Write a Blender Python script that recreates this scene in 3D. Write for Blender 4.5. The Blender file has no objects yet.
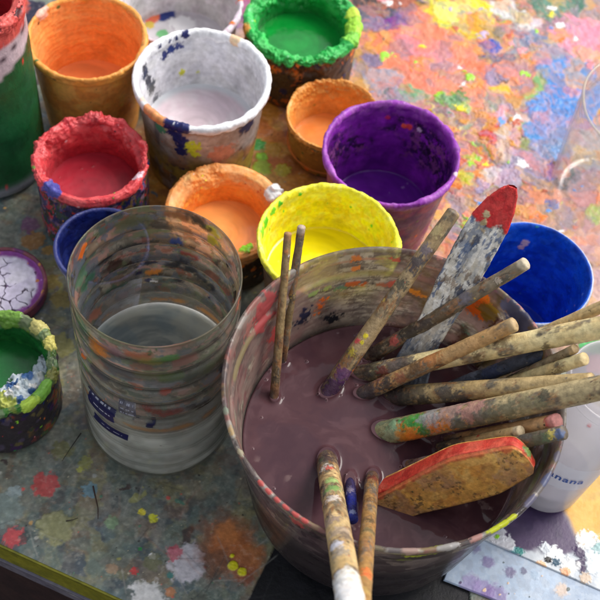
import bpy, math, random
import numpy as np
random.seed(7)
rng = np.random.default_rng(7)
PI = math.pi
f4 = np.float32
scene = bpy.context.scene
COL = scene.collection

# ------------------------------------------------------------------ camera model (also used to lay things out on the table)
F = 1240.0; PITCH = math.radians(56.0); CZ = 0.73
CAM = np.array([0.0, -CZ/math.tan(PITCH), CZ])
FWD = np.array([0, math.cos(PITCH), -math.sin(PITCH)])
ROLL = -math.asin(110.0/(F*math.tan(PI/2-PITCH)))
_r0 = np.array([1.0, 0, 0]); _u0 = np.cross(_r0, FWD)
RGT = _r0*math.cos(ROLL)+_u0*math.sin(ROLL)
UPV = np.cross(RGT, FWD)
def proj(P):
    d = np.array(P, float)-CAM; z = d@FWD
    return np.array([300+F*(d@RGT)/z, 300-F*(d@UPV)/z])
if proj([0, 0, -100])[0] > 300:
    ROLL = -ROLL
    RGT = _r0*math.cos(ROLL)+_u0*math.sin(ROLL); UPV = np.cross(RGT, FWD)
def ray(px, py):
    return FWD + RGT*(px-300)/F + UPV*(300-py)/F
def at(px, py, z=0.0):
    d = ray(px, py); return CAM + d*((z-CAM[2])/d[2])

# ------------------------------------------------------------------ colour and noise
def lin(*c):
    c = np.array(c, float)/255.0
    return np.where(c <= .04045, c/12.92, ((c+.055)/1.055)**2.4).astype(f4)
def sstep(a, b, x):
    t = np.clip((x-a)/(b-a), 0, 1); return t*t*(3-2*t)
def h32(x, y, z, s):
    h = (x.astype(np.uint32)*np.uint32(374761393) + y.astype(np.uint32)*np.uint32(668265263)
         + z.astype(np.uint32)*np.uint32(2147483647) + np.uint32((s*1274126177+12345) & 0xffffffff))
    h = (h ^ (h >> np.uint32(13)))*np.uint32(1274126177)
    h = (h ^ (h >> np.uint32(15)))*np.uint32(2246822519)
    return h ^ (h >> np.uint32(16))
def hf(h): return (h & np.uint32(0xffffff)).astype(f4)/f4(0xffffff)
def vnoise(P, s, flat):
    i = np.floor(P).astype(np.int64); f = (P-i).astype(f4); f = f*f*f*(f*(f*6-15)+10)
    x, y, z = i[:, 0], i[:, 1], i[:, 2]
    def q(zz):
        a = hf(h32(x, y, zz, s)); b = hf(h32(x+1, y, zz, s)); c = hf(h32(x, y+1, zz, s)); d = hf(h32(x+1, y+1, zz, s))
        u, v = f[:, 0], f[:, 1]
        return (a*(1-u)+b*u)*(1-v)+(c*(1-u)+d*u)*v
    if flat: return q(z)
    return q(z)*(1-f[:, 2])+q(z+1)*f[:, 2]
def fbm(P, size, seed=0, octv=4, flat=False, rough=.55):
    out = 0; amp = 1; tot = 0; Q = (P/size).astype(f4)+f4(37.3)
    for o in range(octv):
        out = out + amp*vnoise(Q, seed*17+o, flat); tot += amp; amp *= rough; Q = Q*f4(2.03)+f4(11.7)
    return out/tot
def worley(P, size, seed, flat=False):
    """nearest feature distance (in cells) and that cell's random numbers"""
    Q = (P/size).astype(f4)+f4(51.1); i = np.floor(Q).astype(np.int64)
    best = np.full(len(P), 9., f4); idh = np.zeros(len(P), np.uint32)
    for dx in (-1, 0, 1):
        for dy in (-1, 0, 1):
            for dz in ((0,) if flat else (-1, 0, 1)):
                x, y, z = i[:, 0]+dx, i[:, 1]+dy, i[:, 2]+dz
                h = h32(x, y, z, seed)
                d = (Q[:, 0]-x-hf(h))**2+(Q[:, 1]-y-hf(h*np.uint32(7919)+np.uint32(3)))**2
                if not flat: d += (Q[:, 2]-z-hf(h*np.uint32(104729)+np.uint32(5)))**2
                m = d < best; best[m] = d[m]; idh[m] = h[m]
    return np.sqrt(best), hf(idh*np.uint32(2654435761)+np.uint32(9)), hf(idh*np.uint32(40503)+np.uint32(77)), hf((idh ^ np.uint32(0x5bd1e995))*np.uint32(97))

class Canvas:
    """paint laid on a mesh: colour, thickness, opacity and roughness at each vertex"""
    def __init__(s, P, base, rough=.5, alpha=1., flat=False):
        s.P = P.astype(f4); n = len(P); s.flat = flat
        s.C = np.tile(np.array(base, f4), (n, 1)); s.H = np.zeros(n, f4)
        s.A = np.full(n, alpha, f4); s.R = np.full(n, rough, f4)
    def n(s, size, seed=0, octv=4): return fbm(s.P, size, seed, octv, s.flat)
    def lay(s, m, col, h=0., r=None, a=1., idx=None):
        m = np.asarray(m, f4); I = slice(None) if idx is None else idx
        s.C[I] = s.C[I]*(1-m[:, None])+np.asarray(col, f4)*m[:, None]
        if h: s.H[I] += m*f4(h)
        if r is not None: s.R[I] = s.R[I]*(1-m)+r*m
        if a is not None: s.A[I] = s.A[I]*(1-m)+a*m
    def mottle(s, cols, size, seed, strength=.6, lo=.45, hi=.62, octv=4, a=None, region=None):
        for k, c in enumerate(cols):
            m = sstep(lo, hi, s.n(size, seed+k*5, octv))*strength
            if region is not None: m = m*region
            s.lay(m, c, a=a)
    def blob(s, c, r, col, warp=.9, h=0.0004, soft=.12, asp=1., ang=0., rough=None, a=1., grain=.4, seed=None, op=1., zs=1.):
        c = np.array(c, f4)
        if len(c) == 2: c = np.array([c[0], c[1], 0], f4)
        D = s.P-c; R = r*max(asp, 1)*1.9
        idx = np.nonzero((np.abs(D) < R).all(axis=1))[0]
        if len(idx) == 0: return
        D = D[idx]; ca, sa = math.cos(ang), math.sin(ang)
        u = (D[:, 0]*ca+D[:, 1]*sa)/asp; v = -D[:, 0]*sa+D[:, 1]*ca
        d = np.sqrt(u*u+v*v+(D[:, 2]*zs)**2)/r
        sd = seed if seed is not None else random.randrange(9999)
        d = d+(fbm(s.P[idx], r*grain, sd, 4, s.flat)-.5)*warp
        m = 1-sstep(1-soft, 1+soft, d)
        s.lay(m*op, col, h, rough, a, idx)
        if h: s.H[idx] += m*h*.5*(fbm(s.P[idx], r*.35, sd+3, 3, s.flat)-.5)*2
    def speck(s, size, cols, prob, seed, rmin=.12, rmax=.4, h=.0002, region=None, warp=.25, a=1., rough=None):
        d, r1, r2, r3 = worley(s.P+(s.n(size*.5, seed, 2)[:, None]-.5)*size*warp, size, seed, s.flat)
        rad = rmin+(rmax-rmin)*r2*r2
        if region is not None: r1 = r1/np.maximum(region, 1e-3)
        ok = (r1 < prob); m = (1-sstep(rad*.8, rad*1.1, d))*ok
        cols = np.array(cols, f4); cc = cols[np.minimum((r3*len(cols)).astype(int), len(cols)-1)]
        s.lay(m, cc, h, rough, a)
    def patch(s, size, cols, seed, region=None, h=.0003, warp=1.2, gap=0.):
        """daubs side by side, each of one colour"""
        W = np.stack([s.n(size*.7, seed+1, 3), s.n(size*.7, seed+2, 3), s.n(size*.7, seed+3, 3)], 1)-.5
        if s.flat: W[:, 2] = 0
        d, r1, r2, r3 = worley(s.P+W*size*warp*2, size, seed, s.flat)
        cols = np.array(cols, f4); cc = cols[np.minimum((r3*len(cols)).astype(int), len(cols)-1)]
        cc = cc*(.85+.3*r2[:, None])
        m = np.ones(len(d), f4)*(r1 >= gap)
        if region is not None: m = m*region
        s.lay(m, cc, 0); s.H += m*h*(r2*1.2-d*.6)

# ------------------------------------------------------------------ materials
def newmat(name):
    m = bpy.data.materials.new(name); m.use_nodes = True; nt = m.node_tree
    for n in list(nt.nodes): nt.nodes.remove(n)
    return m, nt
def nd(nt, t, **kw):
    n = nt.nodes.new(t)
    for k, v in kw.items(): setattr(n, k, v)
    return n
def bump_nodes(nt, scale, strength, dist, detail=6, coord='Object'):
    tc = nd(nt, 'ShaderNodeTexCoord'); no = nd(nt, 'ShaderNodeTexNoise')
    no.inputs['Scale'].default_value = scale; no.inputs['Detail'].default_value = detail; no.inputs['Roughness'].default_value = .6
    nt.links.new(tc.outputs[coord], no.inputs['Vector'])
    b = nd(nt, 'ShaderNodeBump'); b.inputs['Strength'].default_value = strength; b.inputs['Distance'].default_value = dist
    nt.links.new(no.outputs['Fac'], b.inputs['Height'])
    return b, no, tc
def paint_mat(name, scale=900., strength=.5, dist=.0006, rmul=1., spec=.5, sss=0., coat=0., var=.18, ior=1.45):
    m, nt = newmat(name)
    out = nd(nt, 'ShaderNodeOutputMaterial'); p = nd(nt, 'ShaderNodeBsdfPrincipled')
    at_ = nd(nt, 'ShaderNodeAttribute', attribute_name='Col'); rg = nd(nt, 'ShaderNodeAttribute', attribute_name='Rough')
    b, no, tc = bump_nodes(nt, scale, strength, dist)
    hs = nd(nt, 'ShaderNodeHueSaturation')
    mr = nd(nt, 'ShaderNodeMapRange'); mr.inputs['To Min'].default_value = 1-var; mr.inputs['To Max'].default_value = 1+var
    n2 = nd(nt, 'ShaderNodeTexNoise'); n2.inputs['Scale'].default_value = scale*.45; n2.inputs['Detail'].default_value = 5
    nt.links.new(tc.outputs['Object'], n2.inputs['Vector']); nt.links.new(n2.outputs['Fac'], mr.inputs['Value'])
    mr.inputs['From Min'].default_value = .3; mr.inputs['From Max'].default_value = .7
    nt.links.new(mr.outputs[0], hs.inputs['Value']); nt.links.new(at_.outputs['Color'], hs.inputs['Color'])
    nt.links.new(hs.outputs[0], p.inputs['Base Color'])
    mu = nd(nt, 'ShaderNodeMath', operation='MULTIPLY_ADD', use_clamp=True); nt.links.new(no.outputs['Fac'], mu.inputs[0]); mu.inputs[1].default_value = .25
    sb = nd(nt, 'ShaderNodeMath', operation='MULTIPLY_ADD'); nt.links.new(rg.outputs['Fac'], sb.inputs[0]); sb.inputs[1].default_value = rmul; sb.inputs[2].default_value = -.12
    nt.links.new(sb.outputs[0], mu.inputs[2]); nt.links.new(mu.outputs[0], p.inputs['Roughness'])
    nt.links.new(b.outputs[0], p.inputs['Normal']); p.inputs['Specular IOR Level'].default_value = spec
    p.inputs['IOR'].default_value = ior
    if sss:
        p.inputs['Subsurface Weight'].default_value = sss; p.inputs['Subsurface Radius'].default_value = (1, 1, .95); p.inputs['Subsurface Scale'].default_value = .035
    if coat: p.inputs['Coat Weight'].default_value = coat; p.inputs['Coat Roughness'].default_value = .12
    nt.links.new(p.outputs[0], out.inputs[0]); return m
def clear_mat(name, tint=(.9, .91, .9), refl_rough=.08, scale=300., strength=.2, milk=0., milkcol=(.6, .6, .6), trl=.42):
    """clear plastic smeared with paint: the paint's opacity is the attribute Alpha"""
    m, nt = newmat(name)
    out = nd(nt, 'ShaderNodeOutputMaterial'); p = nd(nt, 'ShaderNodeBsdfPrincipled')
    at_ = nd(nt, 'ShaderNodeAttribute', attribute_name='Col'); al = nd(nt, 'ShaderNodeAttribute', attribute_name='Alpha'); rg = nd(nt, 'ShaderNodeAttribute', attribute_name='Rough')
    b, no, tc = bump_nodes(nt, scale, strength, .0008)
    nt.links.new(at_.outputs['Color'], p.inputs['Base Color']); nt.links.new(rg.outputs['Fac'], p.inputs['Roughness']); nt.links.new(b.outputs[0], p.inputs['Normal'])
    tl = nd(nt, 'ShaderNodeBsdfTranslucent'); nt.links.new(at_.outputs['Color'], tl.inputs[0])
    mt = nd(nt, 'ShaderNodeMixShader'); mt.inputs[0].default_value = trl; nt.links.new(p.outputs[0], mt.inputs[1]); nt.links.new(tl.outputs[0], mt.inputs[2])
    tr = nd(nt, 'ShaderNodeBsdfTransparent'); tr.inputs[0].default_value = (*tint, 1)
    df = nd(nt, 'ShaderNodeBsdfDiffuse'); df.inputs[0].default_value = (*milkcol, 1)
    tl2 = nd(nt, 'ShaderNodeBsdfTranslucent'); tl2.inputs[0].default_value = (*milkcol, 1)
    mm = nd(nt, 'ShaderNodeMixShader'); mm.inputs[0].default_value = .5; nt.links.new(df.outputs[0], mm.inputs[1]); nt.links.new(tl2.outputs[0], mm.inputs[2])
    mk = nd(nt, 'ShaderNodeMixShader'); mk.inputs[0].default_value = milk; nt.links.new(tr.outputs[0], mk.inputs[1]); nt.links.new(mm.outputs[0], mk.inputs[2])
    gl = nd(nt, 'ShaderNodeBsdfGlossy'); gl.inputs['Roughness'].default_value = refl_rough; nt.links.new(b.outputs[0], gl.inputs['Normal'])
    lw = nd(nt, 'ShaderNodeLayerWeight'); lw.inputs[0].default_value = .5; nt.links.new(b.outputs[0], lw.inputs['Normal'])
    pw = nd(nt, 'ShaderNodeMath', operation='POWER'); nt.links.new(lw.outputs['Facing'], pw.inputs[0]); pw.inputs[1].default_value = 5
    fr = nd(nt, 'ShaderNodeMath', operation='MULTIPLY_ADD'); nt.links.new(pw.outputs[0], fr.inputs[0]); fr.inputs[1].default_value = .75; fr.inputs[2].default_value = .035
    cl = nd(nt, 'ShaderNodeMixShader'); nt.links.new(fr.outputs[0], cl.inputs[0]); nt.links.new(mk.outputs[0], cl.inputs[1]); nt.links.new(gl.outputs[0], cl.inputs[2])
    mx = nd(nt, 'ShaderNodeMixShader'); nt.links.new(al.outputs['Fac'], mx.inputs[0]); nt.links.new(cl.outputs[0], mx.inputs[1]); nt.links.new(mt.outputs[0], mx.inputs[2])
    nt.links.new(mx.outputs[0], out.inputs[0]); return m

M = dict(
    dry=paint_mat('dried_paint', 600, .3, .0008),
    crust=paint_mat('crusted_paint', 800, .38, .0008, var=.12),
    table=paint_mat('painted_table', 500, .5, .0006, var=.14),
    wet=paint_mat('wet_paint', 160, .12, .0006, var=.05, spec=.6),
    cloudy=paint_mat('cloudy_water', 60, .05, .0006, var=.03, spec=.5, ior=1.33, sss=.85),
    water=paint_mat('paint_water', 60, .05, .0006, var=.03, spec=.4, ior=1.33),
    wood=paint_mat('stained_wood', 650, .6, .0007, var=.25, spec=.35),
    paper=paint_mat('painted_sheet', 400, .3, .0005, var=.08),
    print=paint_mat('printed_ink', 400, .1, .0002, var=.05),
    basin=clear_mat('smeared_clear_plastic', (.86, .85, .86), .05, 160, .16, .01, (.5, .45, .45)),
    bottle=clear_mat('ribbed_clear_plastic', (.95, .96, .95), .06, 160, .14, .03, (.62, .63, .6)),
    milky=clear_mat('milky_plastic', (.93, .93, .93), .3, 260, .12, .55, (.84, .82, .85), .5),
    glass=clear_mat('clear_jar_plastic', (.985, .985, .985), .04, 70, .5, .004, (.8, .8, .8)),
)

# ------------------------------------------------------------------ mesh builders
def grid_mesh(name, P, nu, nv, wrap_u, mat, cv=None, parent=None, wrap_v=False):
    """P is (nu*nv,3), index = i*nv + j"""
    me = bpy.data.meshes.new(name)
    iu = np.arange(nu if wrap_u else nu-1); jv = np.arange(nv if wrap_v else nv-1)
    I, J = np.meshgrid(iu, jv, indexing='ij'); I2 = (I+1) % nu; J2 = (J+1) % nv
    q = np.stack([I*nv+J, I2*nv+J, I2*nv+J2, I*nv+J2], -1).reshape(-1, 4).astype(np.int32)
    me.vertices.add(len(P)); me.vertices.foreach_set('co', P.astype(f4).ravel())
    me.loops.add(q.size); me.loops.foreach_set('vertex_index', q.ravel())
    me.polygons.add(len(q)); me.polygons.foreach_set('loop_start', np.arange(0, q.size, 4, dtype=np.int32))
    me.polygons.foreach_set('use_smooth', np.ones(len(q), bool))
    me.update(calc_edges=True)
    o = bpy.data.objects.new(name, me); COL.objects.link(o); me.materials.append(mat)
    if cv is not None: attrs(me, cv)
    if parent: o.parent = parent
    return o
def attrs(me, cv):
    a = me.color_attributes.new('Col', 'FLOAT_COLOR', 'POINT')
    a.data.foreach_set('color', np.concatenate([np.clip(cv.C, .002, .95), np.ones((len(cv.C), 1), f4)], 1).astype(f4).ravel())
    b = me.attributes.new('Alpha', 'FLOAT', 'POINT'); b.data.foreach_set('value', np.clip(cv.A, 0, 1).astype(f4))
    c = me.attributes.new('Rough', 'FLOAT', 'POINT'); c.data.foreach_set('value', np.clip(cv.R, .03, 1).astype(f4))
def gnormals(P, nu, nv, wrap_u, wrap_v=False):
    G = P.reshape(nu, nv, 3)
    if wrap_u: du = np.roll(G, -1, 0)-np.roll(G, 1, 0)
    else: du = np.gradient(G, axis=0)
    if wrap_v: dv = np.roll(G, -1, 1)-np.roll(G, 1, 1)
    else: dv = np.gradient(G, axis=1)
    n = np.cross(du, dv); l = np.linalg.norm(n, axis=2, keepdims=True); n = n/np.maximum(l, 1e-12)
    return n.reshape(-1, 3)
def tag(o, label=None, cat=None, group=None, kind=None):
    if label: o['label'] = label
    if cat: o['category'] = cat
    if group: o['group'] = group
    if kind: o['kind'] = kind
    return o
def empty(name, loc, label, cat, group=None):
    o = bpy.data.objects.new(name, None); COL.objects.link(o); o.location = loc; o.empty_display_size = .02
    return tag(o, label, cat, group)
def profile(pts, smooth=3):
    """pts: (r, z, samples to the next)"""
    r, z = [], []
    for a, b in zip(pts[:-1], pts[1:]):
        k = a[2]
        for i in range(k):
            t = i/k; r.append(a[0]+(b[0]-a[0])*t); z.append(a[1]+(b[1]-a[1])*t)
    r.append(pts[-1][0]); z.append(pts[-1][1]); r = np.array(r); z = np.array(z)
    for _ in range(smooth):
        r[1:-1] = (r[:-2]+2*r[1:-1]+r[2:])/4; z[1:-1] = (z[:-2]+2*z[1:-1]+z[2:])/4
    return np.maximum(r, 2e-4), z
class Lathe:
    def __init__(s, pts, nt=480, smooth=3, shape=None):
        r, z = profile(pts, smooth); s.nv = len(r); s.nt = nt
        th = np.linspace(0, 2*PI, nt, endpoint=False)
        T, Rr = np.meshgrid(th, r, indexing='ij'); _, Z = np.meshgrid(th, z, indexing='ij')
        if shape is not None: Rr, Z = shape(T, Rr, Z)
        s.P = np.stack([Rr*np.cos(T), Rr*np.sin(T), Z], -1).reshape(-1, 3)
        s.T, s.r, s.z = T.ravel(), Rr.ravel(), Z.ravel()
        k = int(np.argmax(z)); J = np.tile(np.arange(s.nv), nt); s.inner = (J > k).astype(f4)
        s.N = gnormals(s.P, nt, s.nv, True)
        s.ztop = z.max()
    def build(s, name, cv, mat, parent):
        P = s.P+s.N*cv.H[:, None]
        return grid_mesh(name, P, s.nt, s.nv, True, mat, cv, parent)
def disc(name, r, z, mat, parent, col, painter=None, nr=60, nt=200, rough=.2, alpha=1.):
    rr = np.linspace(1e-4, 1, nr)*r; th = np.linspace(0, 2*PI, nt, endpoint=False)
    T, Rr = np.meshgrid(th, rr, indexing='ij')
    P = np.stack([Rr*np.cos(T), Rr*np.sin(T), np.full_like(T, z)], -1).reshape(-1, 3)
    cv = Canvas(P, col, rough, alpha, True)
    cv.rr = Rr.ravel()/r; cv.H += .0005*sstep(.95, 1, cv.rr)
    if painter: painter(cv)
    N = np.zeros_like(P); N[:, 2] = 1
    P = P+N*cv.H[:, None]
    return grid_mesh(name, P, nt, nr, True, mat, cv, parent)

# palette
WHITE = lin(236, 234, 232); SALMON = lin(238, 140, 110); PINK = lin(240, 150, 155); ORANGE = lin(235, 120, 40); OCHRE = lin(205, 140, 55)
YEL = lin(238, 220, 30); LEMON = lin(236, 240, 70); LIME = lin(150, 215, 50); GREEN = lin(25, 150, 60); DKGREEN = lin(15, 80, 40); BLUE = lin(25, 70, 170)
SKY = lin(95, 150, 215); NAVY = lin(25, 28, 75); PURP = lin(105, 30, 130); DPURP = lin(55, 30, 70); RED = lin(205, 50, 50); CRIM = lin(165, 35, 50)
GREY = lin(125, 125, 125); LGREY = lin(185, 183, 185); LILAC = lin(185, 165, 200); BROWN = lin(100, 66, 42); DARK = lin(32, 28, 30); TEAL = lin(50, 130, 125)
DIRT = [lin(60, 50, 42), lin(40, 34, 32), lin(110, 80, 50), lin(70, 72, 60)]
SPL = [RED, ORANGE, YEL, GREEN, BLUE, WHITE, PURP, PINK, LIME, OCHRE]

# ------------------------------------------------------------------ the table
def br_pre(X, Y): return sstep(-60, 40, (X-330)+(260-Y)*.55-40)*sstep(-20, 60, 350-Y)
def build_table():
    a = at(0, 543); b = at(125, 600); u = (b-a)/np.linalg.norm(b-a); v = np.array([-u[1], u[0], 0])
    org = a
    def axis(lo, hi, dlo, dhi, step):
        core = np.arange(dlo, dhi, step); s = np.geomspace(step*1.5, 1, 26)
        left = dlo-np.cumsum(s)*(dlo-lo)/np.sum(s); right = dhi+np.cumsum(s)*(hi-dhi)/np.sum(s)
        return np.concatenate([left[::-1], core, right])
    step = .00062
    U = axis(-.75, 1.15, -.30, .50, step)
    Vv = np.concatenate([[0.0], axis(.002, 1.6, .004, .74, step)])
    Vv = np.unique(np.maximum(Vv, 0))
    Ug, Vg = np.meshgrid(U, Vv, indexing='ij')
    P = org+Ug[..., None]*u+Vg[..., None]*v
    P = P.reshape(-1, 3); P[:, 2] = 0
    cv = Canvas(P, lin(112, 116, 112), .42, 1., True)
    d = P-CAM; zc = d@FWD; X = 300+F*(d@RGT)/zc; Y = 300-F*(d@UPV)/zc     # where each point of the table lies, for laying out regions
    ok = zc > .1; X = np.where(ok, X, 0); Y = np.where(ok, Y, 700)
    # worn grey-green surface
    cv.mottle([lin(146, 142, 88), lin(80, 100, 116), lin(140, 130, 116), lin(66, 74, 80)], .04, 3, .65, .45, .58)
    cv.mottle([lin(156, 150, 100), lin(66, 86, 90), lin(132, 108, 90), lin(110, 128, 120)], .014, 23, .5, .48, .58, 5)
    cv.mottle([lin(62, 62, 62), lin(148, 148, 136)], .006, 41, .3, .5, .7)
    n = cv.n(.05, 77)
    # ochre and rust ground between the cups
    wob = (n-.5)*110
    och = sstep(0, 45, 60-np.hypot((X-190)/1.7, (Y-190))+wob*.6+20)
    och = np.maximum(och, sstep(0, 45, 95-np.hypot((X-262)/.8, (Y-175)/1.15)+wob*.5)); cv.lay(och*.92, lin(200, 136, 62)); 
    cv.mottle([lin(222, 156, 60), lin(170, 104, 56), lin(214, 170, 84), lin(206, 120, 60)], .014, 61, .7, region=och)
    och2 = sstep(0, 50, 30-np.hypot((X-95)/1.0, (Y-265)/1.3)+wob*.7+15)
    cv.lay(och2*.35, lin(125, 108, 66)); cv.mottle([lin(160, 120, 60), lin(110, 70, 60), lin(90, 90, 84)], .016, 91, .5, region=och2)
    P0_ = cv.P.copy(); wx = cv.n(.020, 901, 5)-.5; wy = cv.n(.020, 902, 5)-.5; wx2 = cv.n(.006, 903, 4)-.5; wy2 = cv.n(.006, 904, 4)-.5
    PW = P0_+np.stack([wx*.020+wx2*.008, wy*.016+wy2*.006, wx*0], 1)*br_pre(X, Y)[:, None]
    # bright daubed ground of the upper right
    br = sstep(-25, 25, (X-330)+(260-Y)*.55-40+wob*.35)*sstep(-20, 30, 330-Y+wob*.3)
    cv.lay(br, lin(190, 134, 104), .0002); cv.P = PW.astype(f4)
    cv.patch(.024, [SALMON, lin(226, 128, 90), lin(205, 150, 70), lin(140, 124, 140), lin(170, 140, 170), lin(210, 110, 70), lin(226, 150, 126), lin(150, 150, 120)], 5, br, .0004, warp=1.6)
    cv.mottle([lin(230, 122, 84), lin(150, 130, 150), lin(206, 160, 70), lin(230, 160, 140), lin(120, 110, 100)], .012, 311, .75, .5, .58, 5, region=br)
    cr_ = np.maximum(1-sstep(25, 45, np.hypot((X-478), (Y-170)/1.9)), 1-sstep(15, 30, np.hypot((X-452)/1.6, (Y-100)))); cr_ = np.maximum(cr_, .8*(1-sstep(15, 32, np.hypot((X-505)/1.4, (Y-40)/1.6))))
    r2 = br*np.clip(cr_+(n-.5)*1.2, 0, 1)
    cv.patch(.0055, [lin(225, 120, 90), LIME, OCHRE, lin(230, 150, 60), lin(170, 80, 60), lin(120, 130, 70), lin(210, 190, 190), YEL, lin(120, 90, 110), SALMON], 8, r2, .0006, gap=.25)
    cv.speck(.006, [LIME, GREEN, YEL, WHITE, RED, ORANGE, lin(90, 80, 60), SKY], .35, 15, region=r2, rmax=.42, warp=1.2)
    cv.speck(.014, [PINK, LILAC, YEL, SALMON, BROWN], .12, 17, region=br, rmax=.3, h=.0004, warp=1.3)
    # muted daubs between
    cv.mottle([lin(178, 168, 178), lin(205, 150, 120)], .035, 101, .5, region=br)
    cv.P = P0_
    # splatter everywhere
    low = (1-br)
    cv.speck(.011, [lin(200, 90, 80), lin(150, 150, 90), lin(170, 170, 160), lin(90, 130, 105), lin(190, 150, 90)], .18, 31, .05, .17, region=low)
    cv.speck(.026, [lin(150, 150, 100), lin(90, 130, 110), lin(170, 100, 90), lin(110, 125, 135), lin(80, 70, 66)], .3, 33, .1, .32, region=low*.9, warp=.6, h=.00005)
    cv.speck(.004, [lin(190, 180, 150), lin(50, 46, 46), lin(190, 110, 90)], .12, 35, .06, .2, region=low, h=.0001)
    def B(px, py, rpx, col, **k):
        p = at(px, py); s = np.linalg.norm(p-CAM)/F
        cv.blob((p[0], p[1], 0), rpx*s*1.12, col, **k)
    # lower left
    for t in [(46, 484, 11, lin(205, 70, 70)), (15, 537, 9, lin(205, 70, 75)), (142, 512, 3.2, YEL), (153, 518, 4, lin(225, 225, 20)), (112, 522, 6, lin(130, 160, 120)),
              (90, 490, 7, lin(110, 150, 165)), (57, 527, 15, lin(150, 148, 100)), (188, 562, 17, lin(212, 206, 212)), (147, 597, 15, lin(228, 226, 224)), (152, 556, 3, WHITE),
              (174, 553, 7, lin(190, 70, 90)), (134, 571, 3.4, RED), (140, 549, 1.8, GREEN), (152, 562, 8, lin(110, 112, 80)), (112, 569, 5, lin(170, 140, 110)), (170, 592, 4.5, lin(200, 130, 80)),
              (170, 575, 3, TEAL), (25, 537, 5, lin(60, 70, 70)), (85, 463, 6, lin(150, 150, 80)), (80, 470, 3, lin(190, 190, 90)), (14, 492, 6, lin(160, 175, 175)), (50, 417, 2, RED),
              (7, 510, 14, lin(125, 140, 135)), (62, 345, 11, lin(150, 145, 80)), (52, 385, 10, lin(140, 138, 85)), (60, 300, 9, lin(165, 145, 70)), (52, 282, 8, lin(150, 130, 60)),
              (70, 262, 6, lin(160, 90, 60)), (35, 240, 10, lin(160, 110, 50)), (30, 225, 8, lin(120, 70, 110)), (48, 250, 5, lin(170, 130, 60)), (62, 450, 9, lin(120, 120, 75))]:
        B(*t, op=.8, soft=.14, warp=1.1, h=.0001 if t[2] < 14 else .0006)
    for t in [(225, 540, 24, lin(150, 92, 60)), (236, 554, 22, lin(196, 112, 54)), (226, 532, 11, lin(216, 134, 72)), (245, 575, 9, lin(150, 80, 50)), (215, 565, 14, lin(110, 78, 60))]:
        B(*t, op=.75, soft=.35, h=.0001)
    for t in [(233, 566, 4.5), (242, 572, 4), (232, 556, 2)]: B(*t, lin(225, 215, 20), warp=.3, h=.0008)
    # between the cups
    for t in [(205, 118, 9, LIME), (210, 140, 6, YEL), (228, 148, 9, lin(60, 170, 70)), (243, 142, 5, lin(210, 210, 60)), (262, 168, 8, lin(170, 200, 60)), (262, 128, 9, lin(200, 120, 60)),
              (250, 120, 6, lin(60, 160, 90)), (272, 150, 8, lin(205, 160, 60)), (258, 145, 7, lin(80, 170, 80)), (262, 157, 5, LIME), (270, 112, 10, OCHRE), (282, 170, 7, lin(200, 190, 60)), (305, 190, 12, OCHRE),
              (240, 8, 16, PURP), (232, 22, 9, lin(120, 60, 150)), (130, 190, 12, lin(190, 130, 70)), (160, 165, 12, lin(180, 120, 50)), (28, 12, 16, lin(40, 36, 60)), (14, 6, 12, lin(190, 70, 50))]:
        B(*t, soft=.2, h=.0006)
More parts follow.
